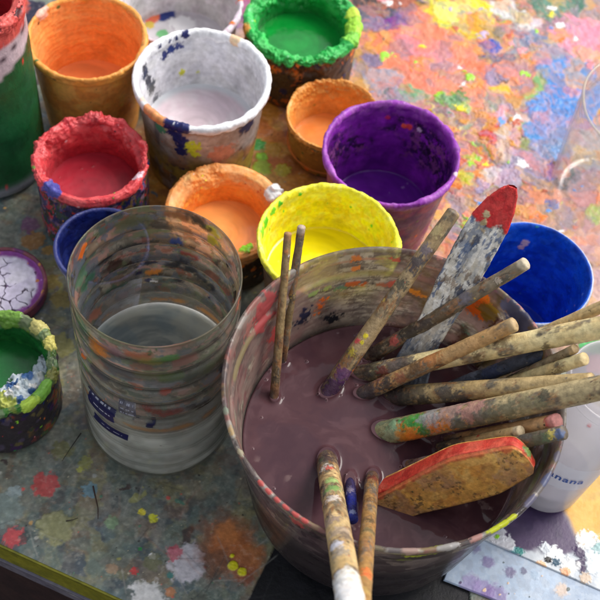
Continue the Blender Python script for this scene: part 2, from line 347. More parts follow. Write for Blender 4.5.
    # upper right
    big = [(375, 8, 26, lin(36, 32, 38)), (404, 6, 18, lin(40, 36, 44)), (400, 24, 15, lin(120, 50, 140)), (372, 24, 10, lin(150, 120, 150)), (440, 55, 30, lin(240, 150, 140)), (404, 50, 22, SALMON), (428, 38, 24, PINK),
           (462, 84, 26, lin(238, 148, 118)), (425, 78, 20, lin(232, 140, 120)), (480, 75, 14, SALMON), (455, 26, 34, lin(240, 150, 120)), (458, 12, 24, lin(240, 238, 90)), (452, 8, 15, lin(246, 244, 140)), (480, 26, 9, lin(235, 170, 70)),
           (504, 8, 13, WHITE), (523, 25, 9, WHITE), (514, 16, 8, lin(190, 195, 180)), (493, 32, 9, lin(150, 130, 60)), (488, 46, 8, lin(60, 90, 180)), (490, 56, 6, lin(70, 70, 130)),
           (442, 100, 8, LIME), (455, 103, 8, lin(100, 175, 60)), (462, 98, 6, lin(60, 130, 60)), (466, 108, 6, lin(190, 220, 90)), (415, 95, 10, lin(120, 170, 130)), (385, 82, 14, lin(165, 160, 175)), (392, 98, 9, lin(110, 120, 130)), (375, 60, 9, lin(130, 120, 150)),
           (560, 4, 22, lin(70, 120, 100)), (540, 52, 22, lin(150, 155, 170)), (534, 40, 12, lin(130, 140, 170)), (552, 12, 16, lin(100, 140, 120)), (505, 60, 9, lin(90, 90, 120)), (498, 75, 10, lin(140, 130, 160)),
           (548, 88, 20, lin(150, 185, 110)), (536, 78, 10, lin(120, 170, 110)), (538, 135, 16, lin(160, 190, 100)), (526, 142, 10, lin(140, 150, 90)), (528, 135, 4, DARK), (541, 110, 10, lin(235, 130, 110)), (521, 70, 15, lin(238, 150, 110)),
           (568, 85, 24, SKY), (563, 112, 24, SKY), (560, 135, 22, SKY), (577, 75, 16, SKY), (556, 152, 13, lin(110, 150, 200)), (568, 98, 22, lin(92, 145, 212)), (552, 170, 9, lin(50, 110, 200)), (562, 181, 7, DARK), (574, 176, 6, lin(60, 90, 90)),
           (590, 38, 22, lin(250, 160, 180)), (572, 32, 15, lin(250, 165, 185)), (562, 32, 12, lin(250, 165, 185)), (570, 48, 8, lin(250, 165, 185)), (588, 56, 8, lin(250, 165, 185)), (578, 69, 3.5, PINK), (590, 68, 3.5, PINK),
           (535, 200, 14, lin(240, 160, 125)), (548, 192, 11, lin(240, 160, 125)), (522, 212, 11, lin(240, 160, 125)), (520, 168, 20, lin(175, 160, 190)), (505, 178, 14, lin(190, 170, 190)), (548, 206, 6, lin(70, 110, 180)), (530, 225, 12, lin(238, 165, 130)),
           (492, 138, 8, lin(205, 70, 60)), (494, 128, 6, lin(200, 70, 60)), (500, 115, 8, lin(210, 190, 220)), (506, 104, 7, lin(215, 200, 225)), (510, 135, 10, lin(215, 200, 200)), (503, 150, 9, lin(230, 200, 180)), (520, 120, 8, lin(205, 190, 190)), (515, 100, 8, lin(215, 160, 90)),
           (480, 120, 9, lin(215, 150, 90)), (475, 175, 8, lin(235, 110, 90)), (466, 158, 6, LIME), (465, 176, 6, lin(170, 210, 60)), (478, 160, 7, SALMON), (482, 185, 7, LILAC), (490, 172, 8, lin(230, 220, 220)), (455, 190, 6, RED), (470, 205, 10, lin(225, 170, 110)),
           (445, 215, 9, lin(236, 180, 120)), (505, 90, 6, lin(238, 200, 60)), (587, 200, 14, lin(220, 150, 130)), (590, 150, 22, lin(180, 175, 175)), (597, 215, 10, lin(170, 190, 90)), (585, 245, 18, lin(225, 180, 160)), (598, 290, 20, lin(225, 190, 180)),
           (592, 345, 9, lin(60, 175, 90)), (598, 365, 9, lin(230, 120, 110)), (350, 90, 14, lin(200, 150, 120))]
    cv.P = PW.astype(f4)
    for t in big: B(t[0], t[1], t[2]*1.1, t[3], soft=.14, warp=.9, h=.0003, grain=.7, op=.95)
    sm = fbm(np.stack([P[:, 0]*.9+P[:, 1]*.35, (P[:, 1]-P[:, 0]*.35)*.35, P[:, 0]*0], 1)+np.stack([wx, wy, wx*0], 1)*.006, .0035, 931, 5, True)
    cv.lay(br*sstep(.56, .66, sm)*.3, lin(238, 176, 150)); cv.lay(br*sstep(.58, .68, 1-sm)*.3, lin(150, 104, 92)); cv.mottle([lin(236, 130, 96), lin(180, 150, 176), lin(226, 180, 80), lin(120, 130, 150)], .016, 941, .4, .585, .64, 6, region=br)
    lum = cv.C.mean(1, keepdims=True); cv.C = (cv.C*(1-br[:, None])+np.clip(lum+(cv.C-lum)*1.2, .01, 1)*.78*br[:, None]).astype(f4)
    for _ in range(90):                                                # small daubs over the bright ground
        x, y = random.uniform(370, 600), random.uniform(-10, 235)
        if 540 < x < 590 and 60 < y < 160: continue
        if (x-385)*.5 + (240-y)*1 < 40: continue
        B(x, y, random.uniform(1.5, 4.5), random.choice([SALMON, PINK, LIME, YEL, ORANGE, LILAC, WHITE, OCHRE, lin(190, 90, 60), SKY, lin(120, 90, 80)]), h=.0005, warp=1.8, grain=.3)
    cv.P = P0_
    # lower right: ochre and yellow green
    och3 = sstep(0, 18, 85-np.hypot((X-640), (Y-470)*.9)+(n-.5)*30)
    cv.lay(och3, lin(168, 158, 90)); cv.mottle([lin(150, 160, 90), lin(196, 180, 120), lin(140, 130, 90)], .02, 131, .6, region=och3)
    o4 = sstep(-14, 14, (Y-462)+(X-590)*.3+(n-.5)*60)*och3
    cv.lay(o4*.85, lin(214, 158, 66)); cv.mottle([lin(226, 170, 80), lin(180, 140, 90)], .015, 151, .6, region=o4)
    B(593, 448, 3, lin(190, 220, 110)); B(575, 440, 8, lin(150, 165, 95), op=.5)
    # black bare board at the front
    e0, e1 = at(264, 568), at(246, 604); g = (e1-e0)/np.linalg.norm(e1-e0)
    side = (P-e0)@np.array([-g[1], g[0], 0])
    top = sstep(-.0005, .0005, side+(cv.n(.01, 7, 2)-.5)*.001)*(Y > 470)*(X < 470)
    bl = top
    cv.lay(bl, lin(12, 12, 16), r=.55); cv.H = np.where(bl > .5, -.0012, cv.H)
    cv.mottle([lin(24, 23, 30)], .02, 201, .5, region=bl)
    cv.R = np.clip(cv.R+(cv.n(.02, 55)-.5)*.35, .2, .8)
    for k in range(9):                                                    # rings left by pots, and knife scratches
        a0 = at(*[(60, 420), (120, 520), (200, 500), (30, 480), (160, 580), (240, 530), (60, 320), (90, 560), (320, 160)][k]); rr_ = [.036, .03, .041, .028, .034, .038, .04, .03, .036][k]
        dd = np.abs(np.hypot(P[:, 0]-a0[0], P[:, 1]-a0[1])-rr_+(n-.5)*.002); mk = np.exp(-(dd/.0008)**2)*sstep(.48, .62, cv.n(.02, 800+k, 3))*low
        cv.lay(mk*.25, [lin(170, 165, 140), lin(60, 60, 58), lin(160, 110, 90)][k % 3], .0001)
    sr = random.Random(3)
    for k in range(70):
        x0, y0 = sr.uniform(0, 300), sr.uniform(300, 600); a0 = at(x0, y0); an = sr.uniform(0, PI); ln = sr.uniform(.006, .04)
        dx, dy = P[:, 0]-a0[0], P[:, 1]-a0[1]; idx = np.nonzero((np.abs(dx) < ln) & (np.abs(dy) < ln))[0]
        if not len(idx): continue
        uu = dx[idx]*math.cos(an)+dy[idx]*math.sin(an); vv_ = -dx[idx]*math.sin(an)+dy[idx]*math.cos(an)+uu*uu*sr.uniform(-4, 4)
        mk = np.exp(-(vv_/.00045)**2)*(1-sstep(ln*.4, ln*.5, np.abs(uu))); cv.lay(mk*sr.uniform(.2, .5), [lin(170, 168, 158), lin(56, 56, 56)][k % 2], -.0001, None, 1., idx)
    fine = fbm(P, .0022, 911, 4, True); low = low*(1-bl); cv.C = (cv.C*((1+(fine-.5)*.6*low)*(1-.12*low))[:, None]).astype(f4); cv.lay(sstep(.66, .72, fine)*low*.16, lin(176, 172, 156))
    cv.H = cv.H+(cv.n(.006, 66, 3)-.5)*.00025*(1+2.2*br)
    P[:, 2] += cv.H
    P[:, 2] = np.where(Vg.ravel() <= 0.0003, -.0015, P[:, 2])
    T = empty('table', (0, 0, 0), 'paint spattered work table under all the pots, with a yellow band on its edge', 'table')
    grid_mesh('tabletop', P, len(U), len(Vv), False, M['table'], cv, T)
    # front edge: yellow band, grey band, dark board below
    def strip(name, u0, u1, v0, v1, z0, z1, col, seed, cols, nu=160):
        us = np.linspace(u0, u1, nu)
        sec = [(v1, z1), (v0+.0008, z1), (v0+.0003, z1-.0004), (v0, z1-.001)]+[(v0, z) for z in np.linspace(z1-.001, z0+.0005, 24)]+[(v0+.0008, z0), (v1, z0)]
        Pn = np.array([[org+uu*u+vv*v+np.array([0, 0, zz]) for vv, zz in sec] for uu in us]).reshape(-1, 3)
        c = Canvas(Pn, col, .5); c.mottle(cols, .01, seed, .5); c.speck(.006, [lin(200, 200, 180), lin(60, 50, 50)], .1, seed+5, .05, .2)
        c.H = (c.n(.01, seed+9)-.5)*.0004
        Pn = Pn+gnormals(Pn, nu, len(sec), False)*0+np.array([*(-v[:2]), 0])*c.H[:, None]
        return grid_mesh(name, Pn, nu, len(sec), False, M['dry'], c, T)
    strip('edge_band', -.7, .0957, -.0015, .05, -.0235, -.0022, lin(118, 114, 20), 301, [lin(92, 94, 22), lin(134, 128, 30)], 320)
    strip('edge_board', .0962, 1.1, -.0005, .05, -.0235, -.0022, lin(118, 118, 124), 321, [lin(90, 92, 100), lin(140, 138, 140)], 320)
    strip('table_rail', -.7, 1.1, -.003, .05, -.034, -.0238, lin(96, 92, 104), 341, [lin(70, 66, 76), lin(110, 106, 112)], 320)
    strip('table_apron', -.7, 1.1, .004, .05, -.16, -.0345, lin(42, 26, 26), 361, [lin(30, 20, 22), lin(56, 38, 34)], 320)
    bx = bpy.data.meshes.new('table_leg')
    # legs of the table, out of the picture
    for (uu, vv) in ((-.6, .1), (1.0, .1), (-.6, 1.5), (1.0, 1.5)):
        c = org+uu*u+vv*v; hw = .03
        vs = [(c[0]+sx*hw, c[1]+sy*hw, z) for z in (-.75, -.04) for sx, sy in ((-1, -1), (1, -1), (1, 1), (-1, 1))]
        me = bpy.data.meshes.new('leg'); me.from_pydata(vs, [], [(0, 1, 5, 4), (1, 2, 6, 5), (2, 3, 7, 6), (3, 0, 4, 7), (0, 3, 2, 1), (4, 5, 6, 7)])
        o = bpy.data.objects.new('table_leg', me); COL.objects.link(o); o.parent = T; me.materials.append(M['dry'])
        attrs(me, Canvas(np.array(vs), lin(60, 45, 40)))
    # floor
    g = 3.0; xs = np.linspace(-g, g, 60)
    A, Bq = np.meshgrid(xs, xs, indexing='ij'); Pf = np.stack([A, Bq, np.full_like(A, -.75)], -1).reshape(-1, 3)
    c = Canvas(Pf, lin(62, 48, 46), .7, 1., True); c.mottle([lin(40, 32, 32), lin(76, 62, 56)], .4, 400, .6)
    tag(grid_mesh('floor', Pf, 60, 60, False, M['dry'], c), kind='structure')
    return org, u, v
ORG, TU, TV = build_table()

def sheet(name, label, cat, corners, th, painter, base, n1=420, n2=300, mat='paper', z0=.0, sides=True):
    """thin board: corners are the four px corners, in order"""
    c = [at(*q) for q in corners]
    s = np.linspace(0, 1, n1); t = np.linspace(0, 1, n2)
    S, T = np.meshgrid(s, t, indexing='ij')
    P = (c[0]*((1-S)*(1-T))[..., None]+c[1]*(S*(1-T))[..., None]+c[2]*(S*T)[..., None]+c[3]*((1-S)*T)[..., None])
    P[..., 2] = z0+th
    Pb = P.reshape(-1, 3); cv = Canvas(Pb, base, .45, 1., True)
    d = Pb-CAM; zc = d@FWD; X = 300+F*(d@RGT)/zc; Y = 300-F*(d@UPV)/zc
    painter(cv, X, Y)
    G = Pb.reshape(n1, n2, 3); G[..., 2] += cv.H.reshape(n1, n2)
    # fold the border rows down to make the thickness
    for sl in ((0, slice(None)), (n1-1, slice(None)), (slice(None), 0), (slice(None), n2-1)): G[sl][..., 2] = z0
    G[1, 1:-1, 2] -= th*.15
    o = grid_mesh(name, G.reshape(-1, 3), n1, n2, False, M[mat], cv)
    return tag(o, label, cat)
def B2(cv, px, py, rpx, col, **k):
    p = at(px, py, cv.P[0, 2]); s = np.linalg.norm(p-CAM)/F; cv.blob((p[0], p[1], cv.P[0, 2]), rpx*s*1.1, col, **k)
def paint_board(cv, X, Y):
    cv.mottle([lin(174, 190, 208), lin(146, 160, 180)], .03, 501, .5); cv.mottle([lin(150, 156, 168), lin(190, 200, 210)], .004, 507, .3, .5, .6)
    for q in [(488, 562, 6, lin(110, 80, 140)), (475, 548, 5, lin(90, 70, 130)), (482, 590, 10, lin(140, 115, 170)), (470, 584, 9, lin(150, 130, 180)), (495, 597, 12, lin(120, 90, 150)), (510, 572, 5, lin(90, 60, 110)), (524, 571, 3, lin(70, 50, 90)), (562, 590, 6, lin(220, 190, 160)), (535, 575, 4, lin(150, 170, 190))]:
        B2(cv, *q, op=.65, soft=.3, h=.0002)
    cv.speck(.006, [lin(100, 90, 120), lin(90, 100, 100), lin(210, 180, 150)], .2, 511, .05, .2)
def paint_sheet(cv, X, Y):
    n = cv.n(.02, 521); w = (n-.5)*26
    cv.mottle([lin(216, 220, 222), lin(170, 176, 184)], .02, 531, .5)
    och = sstep(-4, 4, (X-560)*.86-(Y-505)*.42+w*.3); och *= sstep(-5, 5, 548-Y+w*.8)
    cv.lay(och, lin(214, 160, 70), .0002); cv.mottle([lin(225, 178, 90), lin(176, 150, 80)], .012, 541, .6, region=och)
    pur = (1-och)*sstep(-4, 3, 556+w*.9-Y)*sstep(-3, 3, (X-496)+w*.6)*sstep(-3, 3, 580-X+w*.4)
    cv.lay(pur, lin(64, 48, 82), .0003, .4); cv.mottle([lin(52, 40, 72), lin(86, 68, 100)], .02, 551, .5, region=pur)
    cv.speck(.007, [WHITE, lin(150, 160, 170), TEAL], .25, 561, .1, .4, region=(1-och)*sstep(-14, 6, Y-545+w))
    for q in [(585, 565, 7, lin(64, 48, 82)), (580, 552, 6, lin(64, 48, 82)), (553, 555, 8, lin(225, 228, 230)), (545, 548, 5, lin(210, 215, 220)), (512, 553, 6, lin(110, 160, 165)), (503, 545, 9, lin(200, 200, 205)), (496, 535, 8, lin(205, 205, 210)),
              (520, 552, 4, TEAL), (492, 520, 6, lin(190, 190, 190)), (600, 560, 14, lin(215, 222, 225)), (570, 566, 8, lin(215, 215, 215)), (548, 560, 3, DARK), (556, 562, 4, lin(60, 90, 110)), (588, 540, 9, lin(220, 222, 222)), (598, 548, 5, lin(150, 180, 180)),
              (500, 520, 2.5, LIME), (497, 537, 2, LIME), (565, 572, 4, lin(240, 180, 140)), (585, 578, 5, lin(200, 180, 160)), (540, 566, 5, lin(235, 190, 150))]:
        B2(cv, *q, soft=.2, h=.0003, warp=1.3)
sheet('board', 'pale blue board stained with lilac paint, partly beneath the sheet at the front right', 'board', [(443, 581), (640, 658), (690, 560), (472, 500)], .0016, paint_board, lin(162, 178, 198), 420, 160, z0=.0004)
sheet('painted_sheet', 'sheet with a dark purple stain between white and ochre paint, under the milky cup', 'sheet', [(475, 538), (640, 610), (690, 470), (500, 470)], .0009, paint_sheet, lin(190, 196, 202), 420, 260, z0=.0022)

# ------------------------------------------------------------------ pots and cups
def cup(name, label, cat, c, R, h, tp, painter, level, pcol, ppaint=None, kind='lip', T=.012, wall=.0012, mat='crust', group=None, nt=460, fname='wet_paint', prough=.18, lump=.0015, lumpy_seed=0, shape=None, z0=0., pmat='wet', lipbuild=1., ring=True):
    root = empty(name, (c[0], c[1], z0), label, cat, group)
    Rb = R*tp
    if kind == 'lip':
        Rw = R-.0020; rw = lambda z: Rb+(Rw-Rb)*z/h
        pts = [(0, .0015, 4), (Rb-.003, .0015, 2), (Rb-.001, 0, 2), (Rb, .0008, 70), (rw(h-.009), h-.009, 6), (R-.0006, h-.008, 3), (R-.0001, h-.003, 4), (R, h-.001, 3), (R-.0008, h, 3), (R-.0024, h-.0006, 5), (Rw-wall, h-.005, 90), (Rb-wall, .0025, 4), (0, .0025, 1)]
        rin = Rb-wall+(Rw-Rb)*level/h
    else:
        Ri = R-T
        pts = [(0, .0005, 4), (Rb-.003, .0005, 2), (Rb, .003, 40), (R-.0025, h-.010, 12), (R-.0008, h-.005, 8), (R-.0015, h-.0015, 10), (R-.35*T, h, 12), (R-.75*T, h-.0018, 12), (R-T, h-.007, 40), (min(Rb, R)-T*.75, max(.003, level-.01), 4), (0, .002, 1)]
        rin = Ri+T*.2
    L = Lathe(pts, nt, 3, shape)
    cv = Canvas(L.P, lin(128, 128, 128), .5); cv.P = cv.P+f4(lumpy_seed*1.37)
    L.rim = sstep(.012, .002, h-L.z) if False else 1-sstep(.002, .012, h-L.z)
    L.dz = h-L.z
    if kind == 'crust':
        top = 1-sstep(.006, .03, L.dz)
        um = .25+1.7*sstep(.35, .65, cv.n(.022, 15, 2)); cv.H += top*um*((cv.n(.011, 3, 3)-.5)*2*lump*1.2+(cv.n(.0042, 4, 4, )-.5)*2*lump*1.0+(cv.n(.0018, 14, 2)-.5)*.0009)
        cv.H += (1-top)*(cv.n(.006, 5, 4)-.5)*lump*.9
        th = np.stack([np.cos(L.T), np.sin(L.T), L.T*0], 1)*.02
        wv = (fbm(th+lumpy_seed, .014, 9, 3)-.5)
        L.P[:, 2] += wv*.004*top
    else:
        cv.H += (cv.n(.004, 5, 4)-.5)*.00035+(cv.n(.0015, 6, 2)-.5)*.0003*L.rim
        lip_ = 1-sstep(.002, .006, L.dz); bld = sstep(.42, .7, cv.n(.014, 8, 3)); cv.H += lip_*(bld*.0011+(cv.n(.0035, 9, 3)-.5)*.0009)*lipbuild
    painter(cv, L)
    # wipes and tide marks left by the paint inside, uneven skin outside
    tide = fbm(cv.P*np.array([1, 1, 3.2], f4), .018, 401, 5); wip = fbm(cv.P*np.array([1.3, 1.3, .6], f4), .014, 411, 3)
    cv.C *= (1+L.inner*((tide-.5)*.55+(wip-.5)*.5)+(1-L.inner)*(cv.n(.01, 421)-.5)*.5)[:, None]
    cv.H += L.inner*((tide-.5)*.0011+(wip-.5)*.0007)
    cv.R = np.clip(cv.R+(cv.n(.009, 431)-.5)*.7-.08, .12, .8)
    L.build('cup_wall' if kind == 'lip' else 'pot_wall', cv, M[mat], root)
    if level is not None and pcol is not None:
        disc(fname, rin+.0006, level, M[pmat], root, pcol, ppaint, rough=prough)
    return root
def swirl(cols, size=.02, st=.5, bub=None):
    def f(cv):
        sd = random.randrange(999)
        cv.mottle(cols, size, sd, st, .4, .7)
        cv.H += (cv.n(.014, sd+1, 3)-.5)*.0005
        rg = fbm(np.stack([cv.rr*.03, cv.rr*0, cv.rr*0], 1)+cv.P*.25, .003, sd+7, 3, True); cv.C *= (1+(rg-.5)*.35)[:, None]
        if bub is not None: cv.speck(.007, bub, .12, sd+2, .04, .13, .0003)
        cv.lay(sstep(.86, .97, cv.rr)*.35, cols[0])
    return f
def band(L, a, b, s=.0015): return sstep(a-s, a+s, L.dz)*(1-sstep(b-s, b+s, L.dz))
def inwall(cv, L, col, cols, size=.008, st=.6, seed=0):
    cv.lay(L.inner, col); cv.mottle(cols, size, seed, st, region=L.inner)
def drips(cv, L, col, seed, n=8, region=1., maxlen=.03, w=.10, h=.0007):
    rr = random.Random(seed)
    for k in range(n):
        t0 = rr.uniform(-PI, PI); ln = rr.uniform(.3, 1)*maxlen; ww = w*rr.uniform(.5, 1.3)
        dt = np.abs((L.T-t0+PI) % (2*PI)-PI)+(cv.n(.006, seed+k, 3)-.5)*ww*.9
        m = (1-sstep(ww*.7, ww, dt+L.dz/ln*ww*.4))*(1-sstep(ln*.85, ln, L.dz+(cv.n(.004, seed+3, 2)-.5)*.006))*region
        cv.lay(m, col, h)
def rimcol(cv, L, col, dmax=.006, seed=3, amp=.006, h=.0003, a=1.):
    m = 1-sstep(dmax-.001, dmax+.001, L.dz+(cv.n(.007, seed, 4)-.5)*amp*2)
    cv.lay(m, col, h, a=a)
def hit(c, r, px, py, near=True, z0=0):
    """the angle and height where the sight line meets an upright cylinder"""
    d = ray(px, py); o = CAM[:2]-np.array(c); a = d[0]**2+d[1]**2; b = 2*(o@d[:2]); q = o@o-r*r
    s = math.sqrt(max(b*b-4*a*q, 0)); t = (-b-s)/(2*a) if near else (-b+s)/(2*a)
    p = CAM+d*t; return np.array([p[0]-c[0], p[1]-c[1], p[2]-z0])

# -- red pot (crusted)
def p_red(cv, L):
    cv.C[:] = DARK; cv.speck(.006, [NAVY, BLUE, CRIM, OCHRE, WHITE, DKGREEN, BROWN, PURP], .8, 3, .2, .6)
    cv.patch(.005, [NAVY, DARK, lin(60, 50, 90), CRIM, lin(90, 70, 40), lin(40, 60, 50), lin(120, 90, 110)], 7, 1-L.inner); cv.speck(.004, [WHITE, lin(120, 130, 170), OCHRE, RED], .25, 4, .1, .4, warp=1.3)
    m = np.maximum(L.inner, 1-sstep(.004, .008, L.dz+(cv.n(.008, 9)-.5)*.012)); cv.lay(m, lin(206, 68, 72), .0002)
    cv.mottle([lin(160, 34, 48), lin(218, 96, 96)], .006, 11, .6, region=m)
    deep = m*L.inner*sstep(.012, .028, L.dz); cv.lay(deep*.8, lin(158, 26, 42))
    cv.speck(.004, [lin(235, 200, 200), lin(60, 30, 40), lin(110, 140, 60)], .16, 21, .1, .35, region=m*(1-deep))
    q = hit((-0.1549, 0.0473), .037, 52, 188); cv.blob(np.array(q)+f4(1*1.37), .008, lin(70, 70, 150), asp=1)
    q = hit((-0.1549, 0.0473), .034, 133, 135); cv.blob(np.array([q[0], q[1], .07])+f4(1.37), .005, lin(220, 190, 200))
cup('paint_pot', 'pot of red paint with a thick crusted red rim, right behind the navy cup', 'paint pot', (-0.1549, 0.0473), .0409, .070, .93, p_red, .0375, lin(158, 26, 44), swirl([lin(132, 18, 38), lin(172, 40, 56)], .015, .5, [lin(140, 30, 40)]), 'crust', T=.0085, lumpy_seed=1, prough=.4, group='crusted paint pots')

# -- low orange pot
def p_low(cv, L):
    cv.C[:] = lin(70, 50, 34); cv.speck(.006, [DARK, BROWN, ORANGE, OCHRE, CRIM, LIME], .8, 3, .2, .6)
    m = np.maximum(L.inner, 1-sstep(.008, .013, L.dz+(cv.n(.008, 9)-.5)*.012)); cv.lay(m, lin(240, 160, 88), .0002)
    cv.mottle([lin(234, 142, 66), lin(244, 182, 120)], .007, 11, .6, region=m)
    deep = m*L.inner*sstep(.008, .015, L.dz); cv.lay(deep*.9, lin(246, 156, 62))
    cv.speck(.0035, [lin(245, 225, 205), lin(200, 90, 50), lin(240, 225, 60)], .2, 21, .08, .3, region=m*(1-deep))
    for px, py, r, col in ((272, 192, .006, WHITE), (278, 187, .0045, WHITE), (247, 183, .0045, LEMON), (253, 191, .004, LEMON), (246, 247, .0048, LIME), (247, 238, .003, LIME)):
        p = at(px, py, .049); cv.blob(np.array([p[0]+.0593, p[1]-.0341, .048])+f4(2*1.37), r, col, h=.0015, warp=.7)
cup('paint_pot', 'squat pot of orange paint with a broad peach crust, touching the yellow cup', 'paint pot', (-0.0593, 0.0341), .0432, .049, .9, p_low, .020, lin(242, 160, 84), swirl([lin(238, 148, 72), lin(244, 176, 104)], .02, .35), 'crust', T=.0115, lumpy_seed=2, lump=.001, prough=.22, group='crusted paint pots')

# -- green pot at the back
def p_green(cv, L):
    cv.C[:] = lin(74, 54, 36); cv.speck(.007, [DARK, BROWN, ORANGE, OCHRE, NAVY, lin(120, 90, 40)], .85, 3, .2, .6)
    cv.patch(.005, [lin(90, 60, 34), DARK, lin(150, 100, 40), lin(60, 50, 60), ORANGE], 7, (1-L.inner)*sstep(.4, .6, cv.n(.02, 5)))
    m = np.maximum(L.inner, 1-sstep(.003, .007, L.dz+(cv.n(.008, 9)-.5)*.01)); cv.lay(m, lin(30, 172, 72), .0002)
    cv.mottle([lin(10, 146, 54), lin(84, 196, 104)], .006, 11, .6, region=m)
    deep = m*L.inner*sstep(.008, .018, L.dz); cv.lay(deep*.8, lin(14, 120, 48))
    cv.speck(.004, [lin(120, 210, 140), lin(170, 215, 70)], .25, 21, .1, .35, region=m*(1-deep))
    for px, py, r, col in ((355, 28, .008, lin(160, 215, 60)), (351, 40, .006, lin(130, 205, 70)), (354, 15, .006, lin(190, 220, 70)), (246, 48, .005, lin(190, 120, 60)), (243, 30, .005, OCHRE)):
        p = at(px, py, .056); cv.blob(np.array([p[0]+.0268, p[1]-.2196, .056])+f4(3*1.37), r, col, h=.001)
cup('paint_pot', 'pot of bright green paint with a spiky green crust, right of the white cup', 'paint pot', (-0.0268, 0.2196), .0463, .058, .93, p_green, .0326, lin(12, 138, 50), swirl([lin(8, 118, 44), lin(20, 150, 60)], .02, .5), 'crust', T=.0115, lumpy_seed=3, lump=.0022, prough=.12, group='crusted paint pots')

# -- small orange pot
def p_small(cv, L):
    cv.C[:] = lin(170, 120, 54); cv.speck(.006, [DARK, BROWN, ORANGE, OCHRE, DKGREEN, lin(200, 140, 60)], .75, 3, .2, .6)
    m = np.maximum(L.inner, 1-sstep(.0035, .006, L.dz+(cv.n(.008, 9)-.5)*.006)); cv.lay(m, lin(230, 156, 72), .0002)
    cv.mottle([lin(222, 142, 60), lin(234, 170, 92), lin(212, 146, 70)], .008, 11, .6, region=m)
    ln = band(L, .004, .0052, .0005)*(1-L.inner); cv.lay(ln*.8, lin(60, 50, 24), -.0004)
    cv.speck(.005, [lin(120, 130, 50), lin(240, 190, 110)], .2, 21, .06, .3, region=m)
cup('paint_pot', 'small pot of ochre orange paint, between the green pot and the purple cup', 'paint pot', (0.0070, 0.1433), .0368, .0401, .85, p_small, .0095, lin(226, 136, 66), swirl([lin(226, 146, 84), lin(220, 124, 50)], .015, .5), 'crust', T=.0045, lumpy_seed=4, lump=.0007, prough=.2, group='crusted paint pots')

# -- green pot at the left edge
def p_gpot(cv, L):
    cv.C[:] = lin(44, 38, 44); cv.speck(.007, [NAVY, DPURP, DARK, lin(70, 60, 80), lin(90, 80, 50)], .8, 3, .25, .7)
    cv.patch(.006, [lin(60, 45, 60), lin(120, 90, 40), lin(40, 40, 60), lin(150, 60, 50), lin(60, 80, 50)], 7, (1-L.inner)*sstep(.45, .6, cv.n(.02, 5)))
    cv.speck(.0035, SPL, .25, 8, .1, .4, region=1-L.inner)
    m = np.maximum(L.inner, 1-sstep(.001, .005, L.dz+(cv.n(.008, 9)-.5)*.01)); cv.lay(m, lin(74, 122, 48), .0002)
    cv.mottle([lin(30, 110, 44), lin(140, 150, 60), lin(90, 90, 50), lin(120, 130, 100)], .006, 11, .7, region=m)
    cv.speck(.004, [lin(190, 170, 60), lin(210, 205, 170), lin(40, 60, 40), lin(190, 100, 60)], .4, 21, .1, .4, region=m*(1-L.inner*sstep(.004, .01, L.dz)))
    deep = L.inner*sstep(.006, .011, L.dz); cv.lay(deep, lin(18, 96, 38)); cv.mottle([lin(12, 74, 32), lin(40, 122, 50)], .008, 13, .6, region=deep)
    for px, py, r, col in ((52, 345, .005, lin(200, 190, 100)), (40, 328, .006, lin(190, 180, 110)), (55, 375, .005, lin(120, 120, 60)), (42, 392, .007, lin(110, 160, 60)), (30, 405, .006, lin(170, 200, 70)), (10, 318, .008, lin(110, 150, 60))):
        p = at(px, py, .052); cv.blob(np.array([p[0]+.1838, p[1]+.1131, .053])+f4(5*1.37), r, col, h=.0008)
def flakes(cv):
    swirl([lin(16, 90, 36), lin(30, 120, 50)], .02, .5)(cv)
    def bl(px, py, r, col, h):
        p = at(px, py, .03); cv.blob((p[0]+.1838, p[1]+.1131, .0286), r, col, h=h, warp=1.3, grain=.5, rough=.5)
    for px, py, r in ((24, 396, .009), (14, 402, .010), (34, 384, .008), (6, 396, .007), (40, 372, .006), (20, 382, .006), (44, 362, .004)): bl(px, py, r, lin(205, 215, 222), .003)
    for px, py, r in ((12, 388, .004), (27, 377, .004), (36, 395, .004), (20, 406, .004)): bl(px, py, r, lin(70, 110, 165), .001)
    for px, py, r in ((2, 402, .006), (8, 408, .005)): bl(px, py, r, lin(220, 225, 120), .001)
    for px, py, r in ((10, 398, .003), (33, 389, .003), (42, 380, .003), (18, 392, .002)): bl(px, py, r, WHITE, .002)
gp = cup('paint_pot', 'pot of deep green paint with white and blue flakes in it, left of the jar', 'paint pot', (-0.1838, -0.1131), .0399, .055, .95, p_gpot, .0286, lin(18, 98, 40), flakes, 'crust', T=.0078, lumpy_seed=5, lump=.0014, prough=.25, group='crusted paint pots')

